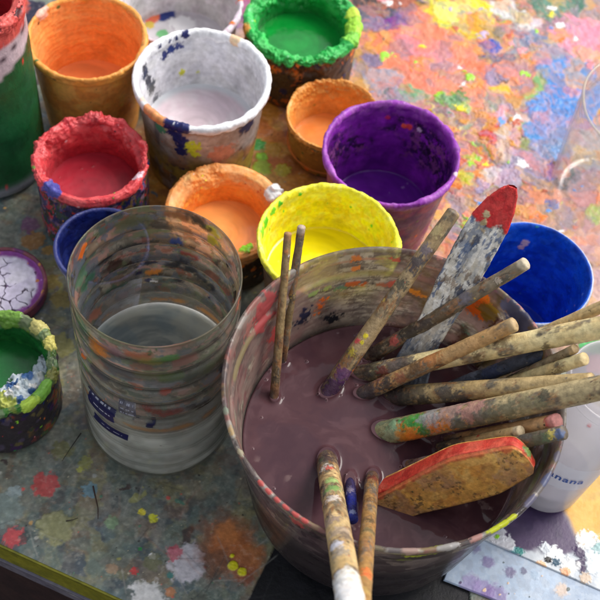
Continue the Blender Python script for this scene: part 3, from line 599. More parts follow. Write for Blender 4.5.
# -- big can at the left edge
def p_can(cv, L):
    C0 = (-0.2436, 0.0901)
    cv.C[:] = lin(20, 82, 44); cv.mottle([lin(16, 66, 38), lin(30, 92, 52)], .02, 5, .5)
    q = L.dz-.052+.018*np.sin(L.T+1.2)+(cv.n(.02, 3)-.5)*.003
    cv.lay((1-sstep(-.001, .001, q))*(1-L.inner), lin(196, 176, 182))
    ln = np.exp(-((L.dz-.034+.016*np.sin(L.T+1.0))/.0012)**2)*(1-L.inner); cv.lay(ln, lin(54, 42, 54))
    cv.speck(.009, [lin(60, 40, 40), RED, lin(170, 160, 160), lin(20, 40, 30)], .25, 8, .05, .2, region=1-L.inner)
    m = np.maximum(L.inner, 1-sstep(.016, .0185, L.dz+(cv.n(.01, 9)-.5)*.012)); cv.lay(m, lin(205, 80, 74), .0006)
    cv.mottle([lin(184, 56, 56), lin(216, 100, 90)], .01, 11, .5, region=m)
    cr = band(L, -.01, .0045)*(1-L.inner)*sstep(.56, .62, cv.n(.006, 19)); cv.lay(cr, lin(70, 28, 36), -.0012)
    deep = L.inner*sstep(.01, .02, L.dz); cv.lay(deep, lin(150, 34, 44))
    bot = sstep(.148, .152, L.dz)*(1-L.inner); cv.lay(bot, lin(130, 132, 140), .0008)
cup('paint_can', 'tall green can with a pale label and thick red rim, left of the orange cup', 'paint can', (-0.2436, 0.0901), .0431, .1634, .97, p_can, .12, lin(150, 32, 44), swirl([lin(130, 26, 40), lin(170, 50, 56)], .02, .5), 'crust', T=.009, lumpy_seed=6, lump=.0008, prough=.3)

# -- orange cup
def p_orange(cv, L):
    cv.C[:] = lin(252, 168, 74); cv.mottle([lin(250, 180, 90), lin(240, 146, 64), lin(214, 130, 64), lin(250, 182, 96)], .015, 5, .6)
    cv.speck(.007, [lin(80, 100, 60), lin(100, 60, 40), RED, lin(220, 190, 80)], .15, 8, .05, .25)
    inwall(cv, L, lin(244, 164, 92), [lin(240, 150, 74), lin(246, 176, 110), lin(242, 158, 86)], .012, .5, 11)
    fib = sstep(.5, .7, fbm(cv.P*np.array([1, 1, 5.5], f4), .006, 31, 4)); cv.lay(fib*L.inner*.35, lin(236, 134, 60)); cv.H += fib*L.inner*.0004
    cv.speck(.010, [lin(220, 70, 34)], .22, 28, .05, .2, region=L.inner*sstep(.005, .012, L.dz), warp=.6)
    rimcol(cv, L, lin(228, 156, 72), .003); cv.speck(.004, [lin(90, 110, 50), lin(120, 70, 40), lin(245, 200, 130)], .2, 24, .1, .4, region=L.rim)
    for px, py, r, col in ((122, 78, .0035, lin(90, 110, 60)), (116, 80, .003, lin(80, 80, 40)), (40, 12, .006, lin(235, 180, 160))):
        p = at(px, py, .083); cv.blob(np.array([p[0]+.1774, p[1]-.1459, .083])+f4(7*1.37), r, col)
cup('paint_cup', 'tall orange cup holding orange paint, upper left beside the big can', 'paint cup', (-0.1774, 0.1459), .0433, .0843, .8, p_orange, .024, lin(240, 160, 100), swirl([lin(236, 150, 90), lin(242, 172, 116)], .02, .4, [lin(236, 160, 110)]), group='tapered paint cups', lumpy_seed=7)
# -- white cup
def p_white(cv, L):
    cv.C[:] = lin(176, 164, 156); cv.mottle([lin(160, 140, 130), lin(186, 176, 170), lin(150, 110, 80)], .014, 5, .6)
    lowr = sstep(.03, .06, L.dz)*(1-L.inner); cv.mottle([lin(190, 120, 50), lin(120, 80, 50), lin(80, 70, 60), lin(190, 160, 60)], .012, 45, .75, .45, .55, region=lowr)
    cv.speck(.008, [lin(90, 130, 70), NAVY, ORANGE, lin(110, 90, 80)], .3, 8, .08, .35, region=1-L.inner)
    drips(cv, L, lin(120, 110, 110), 41, 9, 1-L.inner, .05, .12, .0002)
    inwall(cv, L, lin(222, 222, 226), [lin(206, 208, 214), lin(230, 230, 234), lin(214, 214, 212)], .012, .5, 11)
    rimcol(cv, L, lin(238, 238, 240), .006, 3, .005, .0009)
    c0 = np.array([-.0891, .1169])
    def bl(px, py, r, col, z=.086, **k):
        p = at(px, py, z); cv.blob(np.array([p[0]-c0[0], p[1]-c0[1], z])+f4(8*1.37), r, col, **k)
    for px, py, r in ((168, 125, .0065), (178, 130, .005), (185, 128, .004), (163, 47, .004), (171, 43, .004), (178, 40, .004), (185, 35, .003), (160, 55, .003), (256, 98, .003), (249, 108, .0025)): bl(px, py, r, lin(28, 34, 92), warp=1.2)
    for px, py, r, col in ((152, 112, .006, lin(225, 150, 100)), (158, 120, .005, lin(225, 150, 90)), (236, 40, .004, lin(238, 200, 160)), (243, 36, .004, lin(240, 190, 150)), (145, 100, .004, lin(235, 200, 180))): bl(px, py, r, col, warp=1.)
    def wl(px, py, r, col, near, rr=.045, **k):
        q = hit(c0, rr, px, py, near); k.setdefault('warp', 1.8); cv.blob(q+f4(8*1.37), r*1.15, col, **k)
    for px, py, r in ((181, 140, .0052), (182, 148, .0045), (181, 154, .004), (174, 134, .005)): wl(px, py, r, lin(28, 34, 92), True)
    for px, py, r, col in ((193, 148, .005, lin(190, 205, 50)), (194, 155, .004, lin(190, 205, 50)), (160, 128, .004, lin(70, 130, 100)), (140, 135, .005, lin(190, 130, 60)), (225, 155, .008, lin(190, 130, 110)), (248, 125, .006, lin(60, 60, 90))): wl(px, py, r, col, True)
    for px, py, r, col in ((182, 71, .0026, lin(215, 215, 60)), (198, 71, .0018, lin(215, 220, 130)), (172, 50, .003, lin(40, 60, 130)), (165, 56, .003, lin(40, 50, 110)), (180, 47, .003, lin(60, 70, 130)), (146, 74, .004, lin(50, 56, 80)), (150, 86, .0045, lin(80, 84, 92)), (154, 98, .004, lin(120, 120, 126)), (148, 80, .004, lin(60, 60, 70)), (150, 90, .004, lin(90, 90, 90)), (146, 68, .003, lin(70, 70, 80))): wl(px, py, r, col, False, .043, h=.0001)
def p_whitefluid(cv):
    swirl([lin(216, 196, 204), lin(206, 186, 192), lin(224, 214, 216)], .015, .6)(cv)
    cv.lay(sstep(.8, .95, cv.rr)*.6, lin(210, 224, 226))
cup('paint_cup', 'white cup with navy drips on its rim and pinkish white paint inside', 'paint cup', (-0.0891, 0.1169), .0481, .0880, .8, p_white, .0382, lin(214, 194, 200), p_whitefluid, group='tapered paint cups', lumpy_seed=8, mat='dry', lipbuild=.8)
# -- purple cup
def p_purple(cv, L):
    cv.C[:] = lin(150, 70, 104); cv.mottle([lin(180, 84, 90), lin(110, 44, 110), lin(150, 110, 90), lin(80, 70, 100)], .014, 5, .6)
    cv.speck(.006, [ORANGE, lin(120, 130, 70), DPURP, PINK], .3, 8, .1, .4, region=1-L.inner)
    inwall(cv, L, lin(118, 26, 150), [lin(84, 14, 114), lin(146, 44, 176), lin(98, 18, 130)], .012, .6, 11)
    sc = L.inner*sstep(.006, .014, L.dz)*(1-sstep(.04, .055, L.dz)); cv.patch(.004, [lin(50, 14, 70), lin(90, 30, 110), lin(40, 20, 50), lin(120, 60, 120), lin(60, 20, 90)], 15, sc*sstep(.4, .55, cv.n(.02, 16)), gap=.2)
    cv.speck(.005, [lin(130, 40, 90), lin(30, 14, 40), lin(100, 70, 60)], .3, 28, .05, .3, region=sc)
    rimcol(cv, L, lin(150, 60, 172), .004); cv.mottle([lin(170, 100, 180), lin(124, 36, 150)], .006, 34, .6, region=L.rim)
    for px, py, r, col in ((409, 127, .0026, lin(225, 70, 70)), (404, 126, .002, lin(240, 90, 60)), (388, 118, .002, lin(180, 40, 90)), (430, 150, .003, lin(30, 16, 40)), (419, 130, .002, lin(200, 170, 200))):
        q = hit((.0491, .0761), .0425, px, py, False); cv.blob(q+f4(9*1.37), r, col)
    for px, py, r in ((343, 190, .003), (332, 180, .002), (348, 194, .003), (456, 175, .002)):
        p = at(px, py, .083); cv.blob(np.array([p[0]-.0491, p[1]-.0761, .083])+f4(9*1.37), r, lin(225, 190, 215))
cup('paint_cup', 'cup of deep purple paint with a mottled violet inside, behind the yellow cup', 'paint cup', (0.0491, 0.0761), .0474, .0837, .76, p_purple, .0186, lin(96, 20, 138), swirl([lin(78, 14, 116), lin(112, 34, 150)], .015, .5, [lin(150, 110, 170)]), group='tapered paint cups', lumpy_seed=9)
# -- yellow cup
def p_yellow(cv, L):
    cv.C[:] = lin(110, 84, 60); cv.mottle([lin(70, 50, 40), lin(160, 110, 50), lin(60, 50, 60)], .012, 5, .6)
    cv.speck(.006, [YEL, ORANGE, NAVY, LIME], .3, 8, .1, .4, region=1-L.inner)
    inwall(cv, L, lin(250, 238, 20), [lin(244, 228, 12), lin(252, 244, 60), lin(246, 232, 24)], .012, .6, 11)
    up = L.inner*(1-sstep(.028, .036, L.dz)); cv.mottle([lin(210, 226, 50), lin(250, 246, 120), lin(236, 206, 20)], .005, 18, .6, region=up)
    cv.speck(.006, [lin(90, 200, 50), lin(130, 205, 40), lin(220, 160, 40)], .25, 28, .08, .3, region=up)
    rimcol(cv, L, lin(244, 238, 60), .005); cv.mottle([lin(248, 244, 120), lin(226, 216, 40)], .005, 34, .6, region=L.rim)
    for px, py, r, col in ((267, 222, .004, lin(90, 200, 40)), (264, 232, .004, lin(130, 210, 40)), (278, 202, .003, lin(70, 190, 50)), (272, 210, .003, lin(110, 200, 50)), (372, 196, .003, lin(180, 190, 80)), (356, 188, .003, lin(225, 190, 60)), (299, 192, .002, lin(80, 190, 60)), (263, 250, .004, lin(200, 190, 130))):
        p = at(px, py, .087); cv.blob(np.array([p[0]-.0132, p[1]+.0107, .086])+f4(10*1.37), r, col)
cup('paint_cup', 'bright yellow cup of yellow paint, behind the two thin sticks in the big bowl', 'paint cup', (0.0132, -0.0107), .0463, .0900, .75, p_yellow, .051, lin(240, 222, 8), swirl([lin(234, 212, 6), lin(244, 230, 24)], .02, .4, [lin(230, 224, 80)]), group='tapered paint cups', lumpy_seed=10)
# -- blue cup
def p_blue(cv, L):
    cv.C[:] = lin(176, 182, 200); cv.mottle([lin(150, 160, 190), lin(190, 190, 200)], .012, 5, .6)
    inwall(cv, L, lin(14, 80, 196), [lin(10, 62, 174), lin(26, 98, 212), lin(12, 70, 184)], .012, .5, 11)
    cv.speck(.005, [lin(60, 110, 190), lin(20, 40, 100), lin(40, 130, 120), lin(110, 150, 200)], .3, 18, .06, .25, region=L.inner)
    cv.mottle([lin(50, 110, 210), lin(8, 44, 130)], .006, 38, .4, .54, .62, 5, region=L.inner)
    cv.speck(.008, [PINK, lin(230, 180, 190), TEAL, lin(120, 160, 220)], .25, 28, .04, .16, region=L.inner)
    for px, py, r, col in ((525, 242, .003, lin(238, 190, 180)), (521, 246, .0025, lin(238, 180, 170)), (539, 278, .0025, lin(200, 150, 200)), (535, 275, .002, lin(200, 150, 200)), (537, 228, .002, lin(60, 160, 140))):
        q = hit((.1462, -.0114), .037, px, py, False); cv.blob(q+f4(11*1.37), r, col, warp=.8)
cup('paint_cup', 'cup coated with royal blue paint, behind the right rim of the big bowl', 'paint cup', (0.1462, -0.0114), .0411, .0850, .75, p_blue, .008, lin(12, 66, 176), swirl([lin(8, 54, 160), lin(20, 84, 196)], .02, .5), group='tapered paint cups', lumpy_seed=11, prough=.5, lipbuild=.25)
# -- navy cup
def p_navy(cv, L):
    cv.C[:] = lin(150, 152, 172); cv.mottle([lin(110, 112, 140), lin(176, 176, 190)], .012, 5, .6)
    cv.lay((1-sstep(.004, .010, L.dz+(cv.n(.01, 3)-.5)*.01)), lin(60, 66, 110))
    inwall(cv, L, lin(18, 26, 84), [lin(12, 16, 60), lin(30, 46, 120), lin(14, 20, 70)], .009, .6, 11)
    cv.speck(.004, [lin(40, 60, 140), lin(10, 12, 40)], .3, 18, .06, .35, region=L.inner)
    rimcol(cv, L, lin(50, 56, 110), .0008, 3, .001)
cup('paint_cup', 'small cup coated with navy paint, half hidden behind the ribbed jar', 'paint cup', (-0.1335, -0.0227), .0314, .0671, .7, p_navy, .015, lin(14, 20, 66), swirl([lin(10, 14, 50), lin(24, 34, 96)], .02, .5), group='tapered paint cups', lumpy_seed=12, lipbuild=.15)
# -- pale pail at the back
def p_pail(cv, L):
    cv.C[:] = lin(196, 186, 190); cv.mottle([lin(170, 150, 160), lin(206, 200, 204)], .012, 5, .6)
    inwall(cv, L, lin(212, 206, 208), [lin(200, 190, 196), lin(222, 220, 222), lin(190, 190, 186)], .012, .6, 11)
    cv.speck(.016, [lin(30, 50, 130), lin(230, 100, 90), lin(90, 170, 110), lin(230, 190, 80), lin(170, 150, 190)], .45, 28, .08, .35, region=L.inner, warp=.7)
    rimcol(cv, L, lin(206, 190, 200), .003); cv.speck(.006, [NAVY, GREEN, PINK, ORANGE], .3, 38, .1, .4, region=L.rim)
def pail_fl(cv):
    swirl([lin(196, 190, 198), lin(220, 218, 220), lin(180, 176, 180)], .015, .6)(cv)
    for px, py, r, col in ((168, 14, .006, lin(34, 50, 120)), (171, 10, .004, lin(34, 50, 120)), (163, 18, .004, lin(40, 60, 130)), (151, 20, .005, lin(236, 110, 90)), (155, 18, .004, lin(236, 120, 80)), (181, 8, .003, lin(236, 130, 110)), (163, 34, .005, lin(110, 180, 120)), (182, 24, .010, lin(238, 238, 238)), (140, 8, .006, lin(200, 180, 110)), (150, 25, .004, lin(220, 190, 80)), (217, 15, .005, lin(210, 200, 130))):
        p = at(px, py, .012); cv.blob((p[0]+.1213, p[1]-.2190, .012), r, col, rough=.5)
cup('paint_cup', 'pale spattered cup at the top edge, behind the white cup', 'paint cup', (-0.1213, 0.2190), .0474, .0600, .85, p_pail, .012, lin(206, 200, 204), pail_fl, group='tapered paint cups', lumpy_seed=13, fname='paint_residue', prough=.4)

# -- lid with cracked white paint
def lid():
    c = (-0.2060, -0.0263); root = empty('jar_lid', (*c, 0), 'upturned lid with a purple rim full of cracked white paint, at the left edge', 'lid')
    R = .0311
    L = Lathe([(0, .001, 3), (R-.001, .001, 3), (R, .003, 20), (R, .011, 5), (R-.0012, .012, 4), (R-.0026, .011, 14), (R-.003, .006, 3), (0, .006, 1)], 360)
    cv = Canvas(L.P, lin(132, 66, 96), .5); cv.mottle([lin(96, 44, 110), lin(160, 90, 90), lin(110, 60, 60)], .008, 5, .7); cv.speck(.005, [lin(190, 130, 60), DARK, LILAC], .25, 8, .1, .4)
    cv.H += (cv.n(.005, 3)-.5)*.0008; L.build('lid_wall', cv, M['crust'], root)
    def pp(cv):
        W = np.stack([cv.n(.008, 1, 3), cv.n(.008, 2, 3), cv.n(.008, 3, 3)*0], 1)-.5; W[:, 2] = 0
        Pq = cv.P+W*.007
        # cracks: near-equal distance to two cells
        Q = (Pq/.010).astype(f4); i = np.floor(Q).astype(np.int64); ds = []
        for dx in (-1, 0, 1):
            for dy in (-1, 0, 1):
                x, y = i[:, 0]+dx, i[:, 1]+dy; h = h32(x, y, x*0, 5)
                ds.append((Q[:, 0]-x-hf(h))**2+(Q[:, 1]-y-hf(h*np.uint32(7919)+np.uint32(3)))**2)
        ds = np.sqrt(np.sort(np.array(ds), 0)); e = ds[1]-ds[0]
        cv.mottle([lin(196, 186, 214), lin(222, 218, 228)], .012, 9, .5)
        edge = sstep(.80, .92, cv.rr+(cv.n(.006, 7)-.5)*.15); 
        ck = (1-sstep(.03, .07, e))*(1-edge)*sstep(.42, .5, cv.n(.02, 8)); cv.lay(ck, lin(60, 40, 66), -.001)
        cv.lay(edge, lin(132, 60, 140), .0006); cv.speck(.004, [lin(170, 110, 180), lin(90, 40, 90), lin(190, 120, 70)], .3, 12, .1, .4, region=edge)
    disc('dried_paint', R-.0025, .0085, M['dry'], root, lin(212, 206, 222), pp, 170, 500, .5)
lid()

# ------------------------------------------------------------------ the ribbed clear jar
JC = np.array([-0.0805, -0.1098]); JR = .0478; JH = .170; JB = .0486; JL = .0710
def jar():
    root = empty('water_jar', (JC[0], JC[1], 0), 'big clear jar with ribbed walls and grey water, left of the bowl of brushes', 'jar')
    def rr(z):
        r = JB+(JR-JB)*min(1, max(0, (z)/.085))
        r -= .013*(1-min(1, z/.022))**2
        for zc, a in ((.087, 1), (.104, 1), (.121, 1), (.138, 1), (.152, .8)): r -= .0024*a*math.exp(-((z-zc)/.0024)**2)
        r -= .0012*math.exp(-((z-.064)/.003)**2)+.0012*math.exp(-((z-.044)/.003)**2)+.0009*math.exp(-((z-.026)/.003)**2)
        return r
    outer = [(0, .004, 3), (.012, .003, 3), (.024, .0008, 6)]
    zs = np.linspace(.0012, JH-.0004, 190); zs = zs
    outer += [(rr(z), z, 1) for z in zs]
    t = .0011
    inner = [(rr(z)-t, z, 1) for z in zs[::-1]]
    pts = outer+[(rr(JH)-.0003, JH, 2)]+inner+[(.02, .004, 3), (0, .006, 1)]
    def shape(T, R, Z):
        foot = np.clip(1-Z/.02, 0, 1)
        return R*(1+.018*foot*np.cos(T*5)+.004*np.cos(2*T+.5)*np.clip(Z/JH, 0, 1)), Z+0
    L = Lathe(pts, 620, 1, shape)
    cv = Canvas(L.P, lin(110, 105, 95), .42, .03)
    up = sstep(JL+.004, JL+.03, L.z); wet = 1-up
    inn = L.inner
    # smears: mostly on the inside, above the water
    n1 = fbm(cv.P*np.array([1, 1, 2.2], f4), .016, 3, 5); n2 = fbm(cv.P*np.array([1, 1, 3.5], f4), .009, 13, 4)
    m = (.38+.52*sstep(.42, .50, n1))*up; cv.lay(m*inn, lin(118, 108, 88), a=.88)
    cv.mottle([lin(138, 132, 112), lin(86, 80, 66), lin(120, 100, 80), lin(92, 98, 82), lin(140, 128, 120), lin(60, 56, 50), lin(170, 160, 140)], .009, 301, .8, .52, .57, 6, region=up*inn)
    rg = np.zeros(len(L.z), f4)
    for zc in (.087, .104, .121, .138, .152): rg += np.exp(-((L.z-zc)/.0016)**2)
    cv.lay(np.clip(rg*.85, 0, 1)*up, lin(48, 43, 36), a=.93); hi = np.zeros(len(L.z), f4)  # rib shading put into the colour: dark line in each groove
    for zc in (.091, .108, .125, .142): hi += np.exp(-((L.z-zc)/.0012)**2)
    cv.lay(np.clip(hi, 0, 1)*up*.5*sstep(.4, .6, cv.n(.02, 371)), lin(176, 172, 156), a=.8)  # painted light band above each groove, as on a lit rib
    st2 = sstep(.54, .62, fbm(cv.P*np.array([1, 1, 5], f4), .012, 331, 4)); cv.lay(st2*up*inn*.5, lin(160, 156, 140), a=.6)
    ow = (1-inn)*up*sstep(.45, .62, cv.n(.014, 341)); cv.lay(ow*.45, lin(90, 86, 72), a=.55)
    cv.lay((1-sstep(.0006, .0016, JH-L.z))*.8, lin(110, 100, 76), a=.85)
    lowd = (1-up)*sstep(.48, .62, fbm(cv.P*np.array([1, 1, 3], f4), .02, 351, 4)); cv.lay(lowd*.3, lin(120, 118, 108), a=.5)
    cv.lay(sstep(.5, .62, n2)*up*inn*.6, lin(128, 116, 98), a=.8)
    for k, (col, thr, a) in enumerate([(lin(70, 62, 52), .60, .8), (lin(150, 122, 96), .58, .6), (lin(112, 124, 84), .60, .65), (lin(190, 140, 126), .62, .65), (lin(72, 92, 86), .64, .75), (lin(140, 80, 60), .67, .8), (lin(100, 110, 124), .60, .6)]):
        mm = sstep(thr-.01, thr+.02, fbm(cv.P*np.array([1, 1, 2.0], f4), .013, 21+k*7, 4))*(.35+.65*up)*sstep(JL-.01, JL+.01, L.z); cv.lay(mm*.75*inn, col, .0001, a=a)
    # broken darker tone along the grooves
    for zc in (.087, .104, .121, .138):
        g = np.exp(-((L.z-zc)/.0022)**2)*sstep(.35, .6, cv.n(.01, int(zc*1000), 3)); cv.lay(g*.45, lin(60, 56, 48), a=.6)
    g = np.exp(-((L.z-(JL+.004))/.0035)**2)*inn*sstep(.3, .6, cv.n(.014, 71)); cv.lay(g*.85, lin(176, 118, 44), a=.9)
    cv.speck(.012, [DARK, lin(150, 130, 110), NAVY, ORANGE, lin(80, 100, 70), lin(50, 40, 36)], .35, 44, .08, .35, region=up, warp=.8, a=.9)
    off = 0
    def wl(px, py, r, col, near, rad=JR-.001, op=1., asp=1., **k):
        q = hit(JC, rad, px, py, near); k.setdefault('warp', 2.0); cv.blob(q, r*1.25, col, op=op*.85, a=.93, h=.0001, zs=1.9, soft=.3, grain=.5, **k)
    for px, py, r, col in ((150, 262, .0035, lin(34, 38, 60)), (148, 280, .0025, lin(30, 40, 90)), (153, 281, .002, WHITE), (182, 260, .0045, lin(44, 46, 56)), (175, 265, .004, lin(50, 52, 60)), (190, 268, .0045, lin(60, 62, 68)), (202, 278, .004, lin(70, 72, 78)), (212, 286, .003, lin(60, 60, 70)), (178, 240, .003, lin(50, 80, 150)),
                           (152, 271, .0028, lin(225, 150, 60)), (158, 270, .002, lin(225, 150, 60)), (138, 272, .002, NAVY), (180, 280, .0025, lin(40, 44, 60)), (86, 282, .006, lin(60, 120, 90)), (80, 275, .006, lin(80, 120, 90)), (110, 288, .005, lin(60, 96, 76)), (120, 284, .004, lin(60, 96, 76)), (113, 265, .005, lin(70, 40, 34)), (128, 262, .004, lin(60, 36, 34)),
                           (105, 258, .005, lin(50, 40, 36)), (214, 232, .005, lin(200, 180, 50)), (214, 240, .004, lin(190, 170, 40)), (175, 215, .006, lin(150, 96, 60)), (130, 222, .008, lin(110, 110, 80)), (200, 222, .006, lin(60, 60, 50)), (190, 255, .004, lin(150, 70, 60)), (95, 312, .005, lin(170, 110, 90))):
        wl(px, py, r, col, False)
    for px, py, r, col in ((95, 343, .006, lin(222, 140, 40)), (97, 350, .005, lin(222, 140, 40)), (104, 354, .003, lin(222, 140, 40)), (113, 352, .007, lin(150, 110, 120)), (140, 356, .006, lin(180, 100, 60)), (148, 362, .006, lin(150, 140, 70)), (165, 360, .006, lin(90, 120, 60)), (172, 358, .004, lin(80, 140, 70)),
                           (185, 360, .006, lin(150, 100, 90)), (120, 372, .008, lin(100, 96, 96)), (150, 376, .007, lin(120, 118, 80)), (170, 378, .006, lin(90, 110, 60)), (139, 390, .003, lin(210, 110, 80)), (166, 393, .003, lin(190, 80, 60)), (100, 375, .006, lin(80, 80, 90)), (200, 372, .008, lin(70, 80, 66)), (82, 330, .005, lin(90, 110, 84)),
                           (78, 350, .005, lin(150, 160, 140)), (215, 362, .007, lin(80, 90, 60))):
        wl(px, py, r, col, True, op=.75, warp=1.1)
    for px, py, r in ((155, 408, .004), (165, 410, .005), (175, 408, .004), (158, 415, .003), (148, 406, .003)): wl(px, py, r, lin(150, 50, 36), True, JR-.003, op=.75, warp=1.4)
    for px, py, r in ((190, 404, .003), (200, 402, .0035), (208, 398, .003)): wl(px, py, r, lin(40, 20, 24), True, JR-.003, op=.85)
    for px, py, r, col in ((93, 447, .002, lin(200, 80, 70)), (104, 431, .0012, RED), (118, 433, .0012, RED), (160, 440, .0025, lin(180, 120, 110)), (150, 452, .002, lin(110, 80, 90)), (200, 418, .002, NAVY), (218, 437, .0013, NAVY)): wl(px, py, r, col, True, JR-.005, op=.7)
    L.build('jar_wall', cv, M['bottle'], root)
    # the torn label printed in dark blue
    def label_patch(px0, py0, px1, py1, col, nm, seed, lines=0):
        q0 = hit(JC, JR, px0, py0); q1 = hit(JC, JR, px1, py1)
        t0, t1 = math.atan2(q0[1], q0[0]), math.atan2(q1[1], q1[0]); z0_, z1_ = q0[2], q1[2]
        nu, nv = 120, 90
        Tt, Zz = np.meshgrid(np.linspace(t0, t1, nu), np.linspace(z0_, z1_, nv), indexing='ij')
        Rr = np.vectorize(rr)(Zz)+.00035
        P = np.stack([Rr*np.cos(Tt), Rr*np.sin(Tt), Zz], -1).reshape(-1, 3)
        c = Canvas(P, col, .35, 1.); c.mottle([lin(50, 50, 96), lin(24, 24, 66)], .006, seed, .5)
        s = ((Tt-t0)/(t1-t0)).ravel(); w = ((Zz-z0_)/(z1_-z0_)).ravel()
        torn = np.minimum(np.minimum(s, 1-s), np.minimum(w, 1-w))+(c.n(.005, seed+1)-.5)*.22
        c.A = sstep(.0, .03, torn).astype(f4)
        if lines:
            for k in range(lines):
                yy = (k+1)/(lines+1); mk = (np.abs(w-yy) < .035)*(vnoise(np.stack([s*26, w*0+k*9, w*0], 1), seed, True) > .45)*(s > .12)*(s < .85); c.lay(mk.astype(f4), lin(190, 192, 210))
        return grid_mesh(nm, P, nu, nv, False, M['bottle'], c, root)
    label_patch(87, 384, 116, 424, lin(34, 34, 86), 'label', 3, 2)
    label_patch(94, 416, 128, 436, lin(34, 34, 86), 'label', 9, 1)
    label_patch(117, 398, 137, 420, lin(168, 164, 160), 'label', 15, 3)
    # water
    zs = np.linspace(.004, JL, 60); pts = [(0, .007, 3), (.02, .006, 4)]+[(rr(z)-t-.0003, z, 1) for z in zs]+[(rr(JL)-t-.0001, JL+.0006, 2), (rr(JL)-.003, JL, 50), (0, JL, 1)]
    W = Lathe(pts, 400, 1, shape); c = Canvas(W.P, lin(216, 212, 204), .1, .0)
    c.mottle([lin(160, 162, 156), lin(186, 180, 172)], .03, 3, .5)
    srf = sstep(JL-.001, JL-.0002, W.z); c.lay(srf, lin(104, 108, 106)); ring = fbm(np.stack([np.hypot(W.P[:, 0]*1.02+.004, W.P[:, 1]), W.T*.003, W.T*0], 1), .004, 19, 4); c.lay(sstep(.45, .65, ring)*srf*.6, lin(132, 134, 128)); c.lay(sstep(.5, .65, 1-ring)*srf*.5, lin(76, 82, 84)); c.mottle([lin(80, 92, 98), lin(120, 118, 108)], .02, 9, .5, region=srf)
    c.speck(.009, [lin(150, 150, 140), lin(90, 80, 70)], .2, 12, .03, .1, region=srf)
    c.H += srf*(c.n(.016, 5, 2)-.5)*.0011; c.R[:] = .06
    sed = 1-sstep(.0, .014, W.z); c.lay(sed*.3, lin(160, 140, 130))
    W.build('water', c, M['cloudy'], root)
jar()

